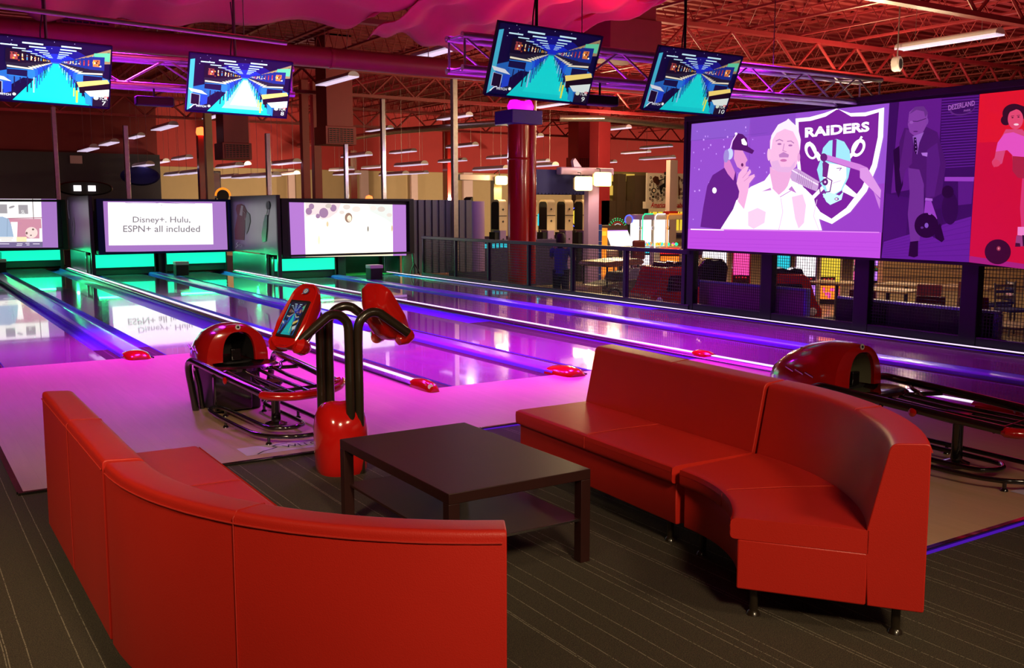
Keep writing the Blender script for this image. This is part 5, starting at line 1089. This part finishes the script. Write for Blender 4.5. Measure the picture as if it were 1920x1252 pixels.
# claw machines
def claw(px0, px1, Y, label, rim, hd):
    x, w_, zb, zt = gspan(px0, px1, 402, 470, Y); t = thing('claw_machine', label, 'claw machine', (x, Y, FZ), group='lit prize claw machines'); D = .8
    MB().box(-w_, w_, 0, D, 0, zb + .15).build('base_cabinet', hd, t, bevel=.02)
    MB().box(-w_, w_, 0, D, zt - .18, zt).build('head_box', hd, t, bevel=.03)
    m = MB()
    for sx in (-1, 1):
        for y in (0, D): m.box(sx * w_ - .03 * (sx > 0), sx * w_ + .03 * (sx < 0), y - .0 if y == 0 else y - .03, y + .03 if y == 0 else y, zb + .15, zt - .18)
    m.build('corner_post', white_pl, t)
    MB().box(-w_ + .04, w_ - .04, D - .04, D - .02, zb + .15, zt - .18).build('lit_back', white_e, t)
    m = MB().tube([(-w_ - .01, -.02, zb), (-w_ - .01, -.02, zt - .08), (-w_ + .08, -.02, zt + .02), (w_ - .08, -.02, zt + .02)], .018, 8); m.build('neon_rim', rim, t)
    R = random.Random(int(px0)); pm = [green_e, yel_e, teal_e, orange_e, pink_e]
    for k in range(5):
        m = MB()
        for _ in range(4):
            a = R.uniform(-w_ + .08, w_ - .08); c = R.uniform(.08, D - .1); s_ = R.uniform(.04, .07); m.lathe([(.001, -s_), (s_ * .8, -s_ * .5), (s_, 0), (s_ * .8, s_ * .5), (.001, s_)], (a, c, zb + .15 + s_ * 1.2), 8)
        m.build('plush_prizes', pm[k], t, kind='stuff')
    MB().tube([(0, D / 2, zt - .18), (0, D / 2, zt - .40)], .012, 6).lathe([(.001, 0), (.05, -.03), (.07, -.12), (.03, -.14), (.001, -.1)], (0, D / 2, zt - .40), 10).build('claw', chrome, t)
    return t
claw(1205, 1227, 26, 'claw machine with the green neon rim', green_e, purple_p); claw(1228.5, 1250, 26, 'white claw machine between the green rimmed one and the red topped one', white_e, white_pl); claw(1251.5, 1283, 26, 'wide claw machine with an orange lit edge and red topper', orange_e, cream)
t = thing('red_topper', 'small red topper box on the wide claw machine', 'box', aY(1263, 402, 26.2)); MB().box(-.22, .22, 0, .3, -.01, .12).build('topper_body', car_red, t, bevel=.02)
# arcade game with large lit playfield beneath the arch of bulbs
def cabinet(px0, px1, pyt, Y, label, body, screen, marquee, D=.8, pys=None, base=0.0, tm=None):
    yaw = math.atan(((px0 + px1) / 2 - 960) / 1830) + .567; x, w_, Y = Y * math.sin(yaw), (px1 - px0) / 1830 * Y * .465, Y * math.cos(yaw); D = .6; cb = .42 if px0 < 1300 else .24; zt = 1.15 if px0 < 1300 else (1.95 if px0 < 1600 else 1.7); t = thing('arcade_machine', label, 'arcade machine', (x, Y, FZ), -yaw)
    MB().box(-w_ + .03, w_ - .03, .0, .04, .12, zt * (cb - .02)).build('lit_front', marquee if px0 < 1600 else screen, t, bevel=.01)
    side = rpoly([(0, 0), (0, zt * cb), (.16, zt * (cb + .07)), (.34, zt * .82), (.16, zt * .86), (.16, zt), (D, zt), (D, 0)], .02, 2)
    for s in (-w_, w_ - .03): MB().prism(side, lambda a, b: Vector((s, a, b)), lambda a, b: Vector((s + .03, a, b))).build('side_panel', body, t)
    MB().box(-w_ + .03, w_ - .03, .04, D, 0, zt * cb).build('base', matt_black, t)
    MB().prism([(.17, zt * (cb + .08)), (.33, zt * .80), (.36, zt * .80), (.20, zt * (cb + .08))], lambda a, b: Vector((-w_ + .04, a, b)), lambda a, b: Vector((w_ - .04, a, b))).build('screen', screen, t)
    MB().box(-w_ + .03, w_ - .03, .18, D, zt * .86, zt * .99).build('marquee', marquee, t, bevel=.01)
    MB().prism([(.02, zt * cb), (.16, zt * (cb + .07)), (.2, zt * (cb + .07)), (.2, zt * (cb - .02)), (.02, zt * (cb - .02))], lambda a, b: Vector((-w_ + .03, a, b)), lambda a, b: Vector((w_ - .03, a, b))).build('control_panel', gloss_black, t)
    MB().box(-w_ + .03, w_ - .03, D - .04, D, zt * cb, zt * .86).build('back_panel', matt_black, t)
    m = MB()
    for k in range(4): m.lathe([(.001, 0), (.02, 0), (.018, .02), (.001, .025)], (-w_ * .5 + k * w_ * .33, .10, zt * (cb + .04) + .02), 8)
    m.build('push_buttons', tm or red_e, t)
    return t
t = thing('redemption_game', 'wide arcade game with brilliant white and violet playfield and orange side', 'arcade machine', (aY(1168, 440, 25).x, 25, FZ)); x, w_, zb, zt = gspan(1150, 1194, 433, 468, 25)
MB().box(-w_ - .02, w_, .1, 1.0, 0, .95).build('base', matt_black, t); MB().prism([(.0, .95), (.30, zt), (.36, zt), (.06, .95)], lambda a, b: Vector((-w_ * .9, a, b)), lambda a, b: Vector((w_ * .9, a, b))).build('playfield_glass', white_e, t)
MB().prism([(.28, zt - .12), (.30, zt + .02), (.33, zt + .02), (.31, zt - .12)], lambda a, b: Vector((-w_ * .9, a, b)), lambda a, b: Vector((w_ * .9, a, b))).build('violet_header', purp_e, t)
MB().box(-w_ - .40, -w_ - .06, .1, .9, 0, zt + .10).build('orange_cabinet', orange_e, t, bevel=.02); MB().box(-w_ - .34, -w_ - .14, .06, .1, 1.3, zt).build('side_glass', yel_e, t); MB().box(-w_ - .1, w_ + .02, .38, 1.0, .95, zt + .18).build('hood', brownp, t, bevel=.03)
t2 = thing('bulb_arch', 'arch of small green, red and white bulbs above the bright playfield', 'arcade topper', (aY(1158, 425, 25.6).x, 25.6, aY(1158, 425, 25.6).z))
for r, mm in ((.34, green_e), (.28, red_e), (.22, white_e), (.40, green_e)):
    m = MB()
    for k in range(13): a = PI * k / 12; m.lathe([(.001, -.016), (.016, 0), (.001, .016)], (r * math.cos(a), 0, r * math.sin(a) - .12), 6)
    m.build('bulb_row', mm, t2)
MB().lathe([(.001, 0), (.42, 0), (.42, .04), (.001, .04)], seg=28).build('arch_board', brownp, t2).matrix_local = Matrix.Translation((0, .06, -.12)) @ Matrix.Rotation(PI / 2, 4, 'X')
t = thing('neon_dome', 'rounded grey sign ringed by blue neon right of the bulb arch', 'sign', aY(1179, 412, 26.5)); MB().tube([(.17 * math.cos(PI * k / 14), 0, .16 * math.sin(PI * k / 14)) for k in range(-3, 18)], .02, 8).build('neon_ring', blue_e, t); MB().lathe([(.001, 0), (.16, 0), (.16, .04), (.001, .04)], seg=24).build('sign_face', purple_p, t).matrix_local = Matrix.Rotation(-PI / 2, 4, 'X')
MB().box(-.1, .1, .03, .12, -1.6, -.1).build('sign_stand', matt_black, t)
t = thing('yellow_roundel', 'round yellow glowing sign between the cream cabinets', 'sign', aY(1081, 407, 25.5)); MB().lathe([(.001, 0), (.20, 0), (.20, .04), (.001, .04)], seg=28, sy=1.25).build('sign_face', yel_e, t).matrix_local = Matrix.Rotation(PI / 2, 4, 'X'); MB().tube([(.25 * math.cos(2 * PI * k / 24), .02, .31 * math.sin(2 * PI * k / 24)) for k in range(24)], .015, 6, loop=True, caps=False).build('neon_ring', blue_e, t); MB().tube([(0, .05, -.2), (0, .05, -2.2)], .03, 8).build('stalk', matt_black, t)
t = thing('little_house_sign', 'small blue house-shaped sign between two cream cabinets', 'sign', aY(1013, 411, 25.5)); MB().prism([(-.12, -.2), (-.12, .1), (0, .2), (.12, .1), (.12, -.2)], lambda a, b: Vector((a, 0, b)), lambda a, b: Vector((a, .06, b))).build('sign_face', teal_e, t); MB().tube([(0, .05, -.1), (0, .05, -2.1)], .03, 8).build('stalk', matt_black, t)
t = thing('blue_door_panel', 'blue gridded panel beside the purple booth post', 'panel', (aY(1120, 450, 23.4).x, 23.4, FZ)); MB().box(-.16, .18, 0, .08, 0, 1.70).build('panel_body', mat('blue_panel', (.02, .06, .40), .4, noise=.1), t, bevel=.01)
m = MB()
for k in range(5): m.box(-.16, .18, -.01, 0, .2 + k * .33, .21 + k * .33)
m.build('grid_lines', white_pl, t)
t = thing('floor_lamp', 'floor lamp with glowing yellow rectangular shade at the end of the ribbed wall', 'lamp', (aY(890, 400, 27).x, 27, 0)); a = aY(890, 404, 27); b_ = aY(890, 396, 27); MB().box(-.10, .10, -.08, .08, a.z, b_.z + .03).build('lamp_shade', yel_e, t); m = MB()
for s in (-1, 1): m.box(s * .08 - .008, s * .08 + .008, -.01, .01, FZ, a.z)
m.build('pole', chrome, t)
t = thing('black_cone_figure', 'black tapering cabinet at the end of the ribbed wall', 'cabinet', (aY(888, 400, 25).x, 25, FZ)); MB().prism([(-.22, 0), (-.22, 1.77), (-.14, 1.94), (-.10, 2.47), (-.02, 2.52), (.02, 1.97), (.22, 1.74), (.22, 0)], lambda a, b: Vector((a, 0, b)), lambda a, b: Vector((a, .4, b))).build('cabinet_body', matt_black, t, bevel=.01)
# pale ribbed planters / baskets by the column
for px, lb in ((965, 'cream slatted basket in front of the red round column'), (1003, 'cream slatted basket just right of the red round column')):
    x = aY(px, 520, 17.2).x; t = thing('slatted_basket', lb, 'basket', (x + .1, 17.2, FZ), group='cream slatted baskets')
    m = MB()
    for k in range(8): a = -.17 + k * .046; m.prism([(a * .8, .02), (a, .48), (a + .03, .48), (a * .8 + .024, .02)], lambda p, q_: Vector((p, 0, q_)), lambda p, q_: Vector((p, .02, q_)))
    for z in (.1, .25, .42): m.box(-.17, .20, -.006, .03, z, z + .02)
    m.build('slats', cream, t); MB().prism([(-.13, .01), (-.17, .47), (.19, .47), (.15, .01)], lambda p, q_: Vector((p, .03, q_)), lambda p, q_: Vector((p, .3, q_))).build('basket_body', wood_tan, t)
# ------------------------------------------------------------------ people
def person(P, rz, label, H, top_m, leg_m, pose, hair_long=False):
    t = thing('person', label, 'person', P, rz)
    me = bpy.data.meshes.new('body'); S = H / 1.68
    J = [(0, 0, .92), (0, 0, 1.08), (0, -.01, 1.28), (0, -.005, 1.42), (0, -.01, 1.50), (0, -.02, 1.58), (0, -.02, 1.66)]
    Rr = [.135, .12, .145, .09, .055, .085, .06]
    E_ = [(0, 1), (1, 2), (2, 3), (3, 4), (4, 5), (5, 6)]
    def add(p, r, pr): J.append(p); Rr.append(r); E_.append((pr, len(J) - 1)); return len(J) - 1
    for s in (-1, 1):
        a = add((s * .09, 0, .86), .09, 0); a = add((s * .10, -.01, .50), .062, a); a = add((s * .105, .01, .09), .04, a); add((s * .11, -.13, .045), .035, a)
    for s, (e, h) in ((-1, pose[0]), (1, pose[1])):
        a = add((s * .17, 0, 1.37), .058, 3); a = add(e, .042, a); a = add(h, .030, a); hand = a
        d = (Vector(h) - Vector(e)).normalized()
        pm = add(tuple(Vector(h) + d * .05), .026, a)
        for k in range(4): f_ = Vector(h) + d * .11 + Vector((.014 * (k - 1.5), 0, .012 * (k - 1.5))); add(tuple(f_), .009, pm)
        add(tuple(Vector(h) + d * .06 + Vector((s * -.04, -.01, .02))), .010, a)
    me.from_pydata([tuple(c * S for c in j) for j in J], E_, []); o = bpy.data.objects.new('body', me); COL.objects.link(o)
    sk = o.modifiers.new('skin', 'SKIN'); o.modifiers.new('sub', 'SUBSURF').levels = 1; o.modifiers['sub'].render_levels = 2
    for k, v in enumerate(me.skin_vertices[0].data): v.radius = (Rr[k] * S, Rr[k] * S * (.78 if k < 3 else 1)); v.use_root = (k == 0)
    me.materials.append(skin); o.parent = t
    MB().lathe([(.10, .80), (.16, .86), (.155, .95), (.135, 1.08), (.165, 1.28), (.15, 1.37), (.075, 1.44), (.06, 1.45)], seg=20, sy=.78).build('shirt', top_m, t)
    m = MB()
    for s in (-1, 1): m.tube([(s * .09, 0, .95), (s * .095, -.01, .5), (s * .105, .01, .07)], [.105, .078, .055], 12)
    m.build('trousers', leg_m, t)
    m = MB()
    for s, (e, h) in ((-1, pose[0]), (1, pose[1])): m.tube([(s * .13, 0, 1.38), (s * .19, 0, 1.33), tuple(Vector((s * .17, 0, 1.37)).lerp(Vector(e), .75))], [.06, .068, .058], 12)
    m.build('sleeves', top_m, t)
    hh = MB().lathe([(.001, 1.715), (.06, 1.705), (.098, 1.66), (.104, 1.60), (.10, 1.53 if hair_long else 1.58), (.07, 1.40 if hair_long else 1.56), (.02, 1.38 if hair_long else 1.55)], (0, .025, 0), 18, 1, 1.05); hh.build('hair', hair_m, t)
    fc = MB(); fc.lathe([(.001, -.012), (.012, 0), (.001, .012)], (-.03, -.102, 1.60), 8).lathe([(.001, -.012), (.012, 0), (.001, .012)], (.03, -.102, 1.60), 8); fc.build('eyes', ink, t)
    MB().tube([(0, -.098, 1.60), (0, -.118, 1.565), (0, -.10, 1.558)], [.008, .013, .010], 8).build('nose', skin, t); MB().tube([(-.02, -.098, 1.53), (0, -.103, 1.527), (.02, -.098, 1.53)], .005, 6).build('mouth', maroon, t)
    for s in (-1, 1): MB().lathe([(.001, -.03), (.012, -.015), (.014, .01), (.001, .03)], (s * .094, -.005, 1.59), 8).build('ear', skin, t)
    for c in t.children:
        if c.name.split('.')[0] != 'body': c.scale = (S, S, S)
    return t
P = aY(1052, 500, 16.5); person((P.x, 16.5, FZ), 2.2, 'person in a blue shirt with dark hair standing at the game counter behind the railing', 1.66, blue_cloth, jean, (((-.27, -.10, 1.15), (-.12, -.30, 1.22)), ((.26, -.12, 1.18), (.10, -.30, 1.30))), True)
P = aY(1306, 500, 15.4); person((P.x, 15.4, FZ), 1.0, 'person in dark clothes standing behind the mesh below the corner of the big screen', 1.72, mat('violet_cotton', (.10, .04, .20), .8, noise=.1), jean, (((-.24, -.02, 1.12), (-.23, -.10, .88)), ((.24, -.02, 1.12), (.23, -.10, .88))))
# ------------------------------------------------------------------ kiddie rides
def wheel(parent, c, r, ax='X'):
    M = Matrix.Translation(c) @ (Matrix.Rotation(PI / 2, 4, 'Y') if ax == 'X' else Matrix.Rotation(PI / 2, 4, 'X'))
    w1 = MB().tube([(r * math.cos(2 * PI * k / 28), r * math.sin(2 * PI * k / 28), 0) for k in range(28)], r * .16, 10, loop=True, caps=False).build('wheel', matt_black, parent); w1.matrix_local = M
    m = MB().tube([(r * .82 * math.cos(2 * PI * k / 24), r * .82 * math.sin(2 * PI * k / 24), 0) for k in range(24)], r * .05, 6, loop=True, caps=False)
    for k in range(10): m.tube([(0, 0, 0), (r * .8 * math.cos(PI * k / 5), r * .8 * math.sin(PI * k / 5), 0)], r * .03, 5)
    m.lathe([(.001, -.05), (r * .16, -.05), (r * .16, .05), (.001, .05)], (0, 0, 0), 12).build('spokes', chrome, w1)
P = fl(1135, 560); P = Vector((13.2, 15.2, 0))
P = aY(1130, 540, 17.2)
t = thing('vintage_car_ride', 'small vintage car ride with brown roof, cream bonnet and spoked wheels behind the railing', 'ride', (P.x + .3, 17.2, FZ + .01), .15)
MB().prism(rpoly([(-.62, .95), (-.55, 1.02), (.55, 1.06), (.68, .98), (.60, .93), (-.5, .90)], .02, 3), lambda a, b: Vector((a, -.32, b)), lambda a, b: Vector((a, .5, b))).build('roof', mat('ride_roof_brown', (.16, .05, .025), .3, noise=.1), t)
for x in (-.5, .5):
    for y in (-.28, .45): MB().tube([(x, y, .45), (x, y, .95)], .02, 8).build('roof_post', black_metal, t)
MB().prism(rpoly([(-.60, .18), (-.60, .50), (.15, .58), (.20, .75), (.6, .75), (.62, .18)], .04, 3), lambda a, b: Vector((a, -.26, b)), lambda a, b: Vector((a, .42, b))).build('body', brownp, t, bevel=.01)
MB().prism(rpoly([(-1.05, .22), (-1.08, .44), (-.95, .52), (-.5, .50), (-.45, .22)], .03, 3), lambda a, b: Vector((a, -.24, b)), lambda a, b: Vector((a, .36, b))).build('bonnet', mat('bonnet_tan', (.26, .15, .09), .4, noise=.1), t, bevel=.01)
MB().box(.1, .55, -.30, -.26, .58, .86).build('windscreen_frame', chrome, t, bevel=.01); MB().box(.13, .52, -.31, -.30, .61, .83).build('windscreen', mat('ride_glass', (.15, .12, .22), .1), t)
for c in ((-.35, -.36, .22), (.62, -.36, .22), (-.35, .5, .22), (.62, .5, .22)): wheel(t, c, .21, 'Y')
def truck(P, rz, label, L=1.15, gr=''):
    t = thing('truck_ride', label, 'ride', P, rz, None)
    pr = rpoly([(-L / 2, .14), (-L / 2, .55), (-L * .40, .66), (-L * .30, 1.0), (-L * .22, 1.08), (L * .22, 1.08), (L * .30, 1.0), (L * .42, .60), (L / 2, .5), (L / 2, .14)], .05, 4)
    MB().prism(pr, lambda a, b: Vector((a, -.3, b)), lambda a, b: Vector((a, .55, b))).build('body', car_red, t, bevel=.02)
    MB().prism(rpoly([(-L * .24, .62), (-L * .19, .92), (L * .19, .92), (L * .24, .62)], .04, 3), lambda a, b: Vector((a, -.312, b)), lambda a, b: Vector((a, -.30, b))).build('window', mat('dark_glass', (.02, .02, .03), .1), t)
    MB().prism(rpoly([(-.26, 1.06), (-.22, 1.16), (-.08, 1.17), (0, 1.13), (.08, 1.17), (.22, 1.16), (.26, 1.06)], .02, 3), lambda a, b: Vector((a, -.1, b)), lambda a, b: Vector((a, .3, b))).build('roof_scoop', gloss_black, t)
    MB().box(-L * .46, L * .46, -.34, -.30, .16, .30).build('bumper', gloss_black, t, bevel=.01)
    m = MB()
    for s in (-1, 1): m.lathe([(.001, 0), (.06, 0), (.05, .03), (.001, .04)], (0, 0, 0), 14)
    for s in (-1, 1): h = MB().lathe([(.001, 0), (.07, 0), (.055, .03), (.001, .04)], seg=16).build('headlamp', white_pl, t); h.matrix_local = Matrix.Translation((s * L * .36, -.30, .45)) @ Matrix.Rotation(PI / 2, 4, 'X')
    for s in (-1, 1): wheel(t, (s * L * .36, -.32, .17), .16, 'Y'); wheel(t, (s * L * .36, .56, .17), .16, 'Y')
    return t
P = aY(1268, 500, 13.9); truck((P.x + .15, 14.2, FZ + .01), -.15, 'red car ride just left of the big screen corner behind the railing', 1.25)
P = aY(1478, 500, 11.6); truck((P.x, 11.6, FZ + .01), -.75, 'red pickup ride with a black double-hump roof scoop under the big screen', 1.1)
t = thing('seat_ride', 'black rounded ride seat standing behind the mesh beside the red ride', 'seat', (aY(1328, 560, 13.0).x, 13.0, FZ), -.5)
MB().prism(rpoly([(-.26, 0), (-.26, 1.14), (-.12, 1.30), (.2, 1.30), (.30, 1.16), (.28, .9), (.26, .0)], .05, 4), lambda a, b: Vector((a, -.2, b)), lambda a, b: Vector((a, .22, b))).build('seat_shell', gloss_black, t, bevel=.03); MB().box(-.34, .30, -.26, -.2, .05, .80).build('seat_front', car_red, t, bevel=.02)
t = thing('arcade_stool', 'maroon padded backrest of a game seat in front of the white lit machines', 'seat', (aY(1197, 500, 18.4).x, 18.4, FZ)); MB().box(-.19, .19, -.04, .04, .95, 1.42).build('backrest', maroon, t, bevel=.04); MB().box(-.2, .2, -.38, -.04, .72, .82).build('seat', maroon, t, bevel=.03); MB().tube([(0, -.2, 0), (0, -.2, .72)], .04, 10).build('pedestal', chrome, t); MB().tube([(0, -.02, .77), (0, .02, .98)], .02, 8).build('back_strut', chrome, t)
# bright machines seen below the big screen
AM = [(1141, 1166, 470, 24.5, 'arcade machine with tan case in the gap right of the blue panel', wood_tan, orange_e, cream), (1172, 1188, 466, 26.5, 'arcade machine with pale screen behind the maroon game seat', white_pl, white_e, pink_e), (1206, 1226, 466, 26.5, 'arcade machine with white screen left of the orange lit one', purple_p, white_e, teal_e), (1240, 1282, 466, 26, 'wide orange and red lit arcade machine near the screen corner', cream, orange_e, red_e),
      (1318, 1372, 460, 23.5, 'brilliant white and yellow arcade machine first right of the screen corner', cream, white_e, yel_e), (1377, 1414, 460, 23.5, 'red and pink lit arcade machine left of the first stout post', car_red, pink_e, red_e),
      (1440, 1490, 462, 23.5, 'white topped arcade machine with a teal screen behind the pickup ride', matt_black, teal_e, white_e), (1496, 1538, 462, 23.5, 'arcade machine with white glass right of the teal screen', purple_p, white_e, purp_e), (1543, 1584, 466, 23.5, 'yellow lit arcade machine just left of the second stout post', cream, yel_e, orange_e),
      (1606, 1640, 470, 30, 'pink and white neon lit arcade machine right of the second stout post', white_pl, pink_e, white_e), (1642, 1662, 472, 30, 'grey arcade machine right of the pink neon one', purple_p, purp_e, green_e), (1664, 1684, 474, 30, 'orange arcade machine left of the green neon strip', orange_e, orange_e, green_e), (1700, 1728, 476, 30, 'machine with a green glowing dome under the bowler picture', matt_black, green_e, green_e)]
for a in AM:
    c = cabinet(*a); 
    sx = c.location
    if a[0] in (1318, 1440, 1496, 1606, 1240, 1543, 1377): 
        m_ = MB(); R = random.Random(a[0]); W = (a[1] - a[0]) / 1830 * a[3] * .465
        for k in range(14): x_ = R.uniform(-W * .7, W * .6); z_ = R.uniform(.14, .36); s_ = R.uniform(.03, .09); m_.box(x_, x_ + s_, -.02, .0, z_, z_ + s_)
        m_.build('side_lights', R.choice([yel_e, pink_e, orange_e, teal_e]), c)
t = thing('neon_tube', 'vertical green neon tube under the bowler picture', 'neon light', aY(1697, 500, 17.2)); MB().tube([(0, 0, -.35), (0, 0, .25)], .03, 8).build('tube', green_e, t)
# booth partitions, tables and chairs close behind the mesh
def partition(a, b, h, label, m, trim, z=0):
    a = Vector(a); b = Vector(b); L = (b - a).length; ang = math.atan2(b.y - a.y, b.x - a.x)
    t = thing('booth_partition', label, 'partition', (a.x, a.y, FZ), ang, group=None); h -= FZ
    MB().box(0, L, 0, .07, 0, h - .03).build('panel', m, t, bevel=.004); MB().box(0, L, -.012, .085, h - .035, h).build('cap_rail', trim, t, bevel=.004); MB().box(L - .05, L + .01, -.012, .085, 0, h - .035).build('end_post', trim, t, bevel=.004)
    for k in range(1, 3): MB().box(L * k / 3 - .02, L * k / 3 + .02, -.01, 0, .02, h - .04).build('batten', m, t)
vtrim = mat('violet_trim', (.22, .18, .80), .35, noise=.05); plum = mat('plum_laminate', (.34, .14, .34), .5, noise=.08)
partition((11.36, 11.95), (11.42, 9.75), .50, 'plum coloured low partition with violet trim behind the first mesh bays', plum, vtrim)
partition((11.42, 9.20), (11.36, 6.75), .44, 'black low partition with violet top rail behind the last two mesh bays', matt_black, vtrim)
def dining_table(x, y, label, m=wood_tan, s=.38, h=.74):
    t = thing('dining_table', label, 'table', (x, y, FZ), .2); MB().box(-s, s, -s * 1.3, s * 1.3, h - .035, h).build('tabletop', m, t, bevel=.01); MB().tube([(0, 0, .02), (0, 0, h - .03)], .035, 10).build('pedestal', black_metal, t)
    MB().lathe([(.001, 0), (.24, 0), (.22, .02), (.04, .05), (.001, .05)], seg=20).build('base', black_metal, t)
def dining_chair(x, y, rz, label, wood=False):
    t = thing('dining_chair', label, 'chair', (x, y, FZ), rz)
    MB().box(-.21, .21, -.21, .21, .42, .47).build('seat', maroon if not wood else navy, t, bevel=.015)
    if wood:
        for s in (-1, 1): MB().tube([(s * .19, .19, 0), (s * .19, .20, .45), (s * .19, .25, .90)], .018, 8).build('leg', panel_metal, t); MB().tube([(s * .19, -.19, 0), (s * .19, -.19, .44)], .018, 8).build('leg', panel_metal, t)
        for k in range(4): MB().box(-.19, .19, .215 + k * .01, .235 + k * .01, .52 + k * .10, .57 + k * .10).build('back_slat', chrome if k % 2 else navy, t, bevel=.006)
    else:
        MB().prism([(.17, .44), (.24, .93), (.28, .93), (.22, .44)], lambda a, b: Vector((-.2, a, b)), lambda a, b: Vector((.2, a, b))).build('backrest', maroon, t, bevel=.012)
        for sx in (-1, 1):
            for sy in (-1, 1): MB().box(sx * .19 - .018, sx * .19 + .018, sy * .19 - .018, sy * .19 + .018, 0, .42).build('leg', espresso, t)
tb = [(1665, 542, 'light topped dining table seen just above the violet rail'), (1700, 532, 'second light topped table behind the leaning maroon chair back'), (1860, 604, 'pale table at the right edge of the photo beyond the violet end post'), (1570, 528, 'small table left of the second stout post'), (1815, 536, 'dark table between the maroon chair and the slatted chairs')]
for px, py, lb in tb: P = fl(px, py, .22); dining_table(P.x, P.y, lb)
for px, py, rz, lb in ((1618, 546, -.9, 'maroon dining chair back left end above the violet rail'), (1733, 535, -1.3, 'leaning maroon chair back in the middle above the violet rail'), (1748, 558, -.9, 'low maroon chair back just left of the last stout post'), (1818, 530, -1.1, 'maroon chair back just right of the last stout post'), (1830, 560, -.9, 'dark maroon chair back above the right end of the violet rail')):
    P = fl(px, py, .41); dining_chair(P.x, P.y, rz, lb)
for px, py, rz, lb in ((1870, 525, -2.2, 'slatted metal chair at the far right, farther of the two'), (1902, 532, -.4, 'slatted metal chair with blue seat at the right edge of the photo')):
    P = fl(px, py, .38); dining_chair(P.x, P.y, rz, lb, True)
P = fl(1571, 528, .22); t = thing('menu_holder', 'small yellow lit card holder left of the second stout post', 'card holder', (P.x, P.y, .222)); MB().box(-.05, .05, 0, .03, 0, .12).build('card', yel_e, t)
t = thing('bar_counter', 'long orange-brown wooden counter in the distance at the right', 'counter', (25.5, 14.0, FZ), -.75); MB().box(-4, 6, 0, .7, 0, 1.0).build('counter_front', wood_tan, t); MB().box(-4.05, 6.05, -.1, .8, 1.0, 1.06).build('counter_top', brownp, t, bevel=.01)
m = MB()
for k in range(4): m.box(-4, 6, -.015, 0, .12 + k * .23, .14 + k * .23)
m.build('board_grooves', brownp, t)
t = thing('light_shelf', 'pale threshold plate on the floor at the foot of the mesh', 'threshold', (11.32, 12.2, -.012)); MB().box(-.12, .2, -.7, .5, 0, .02).build('plate', cream, t)
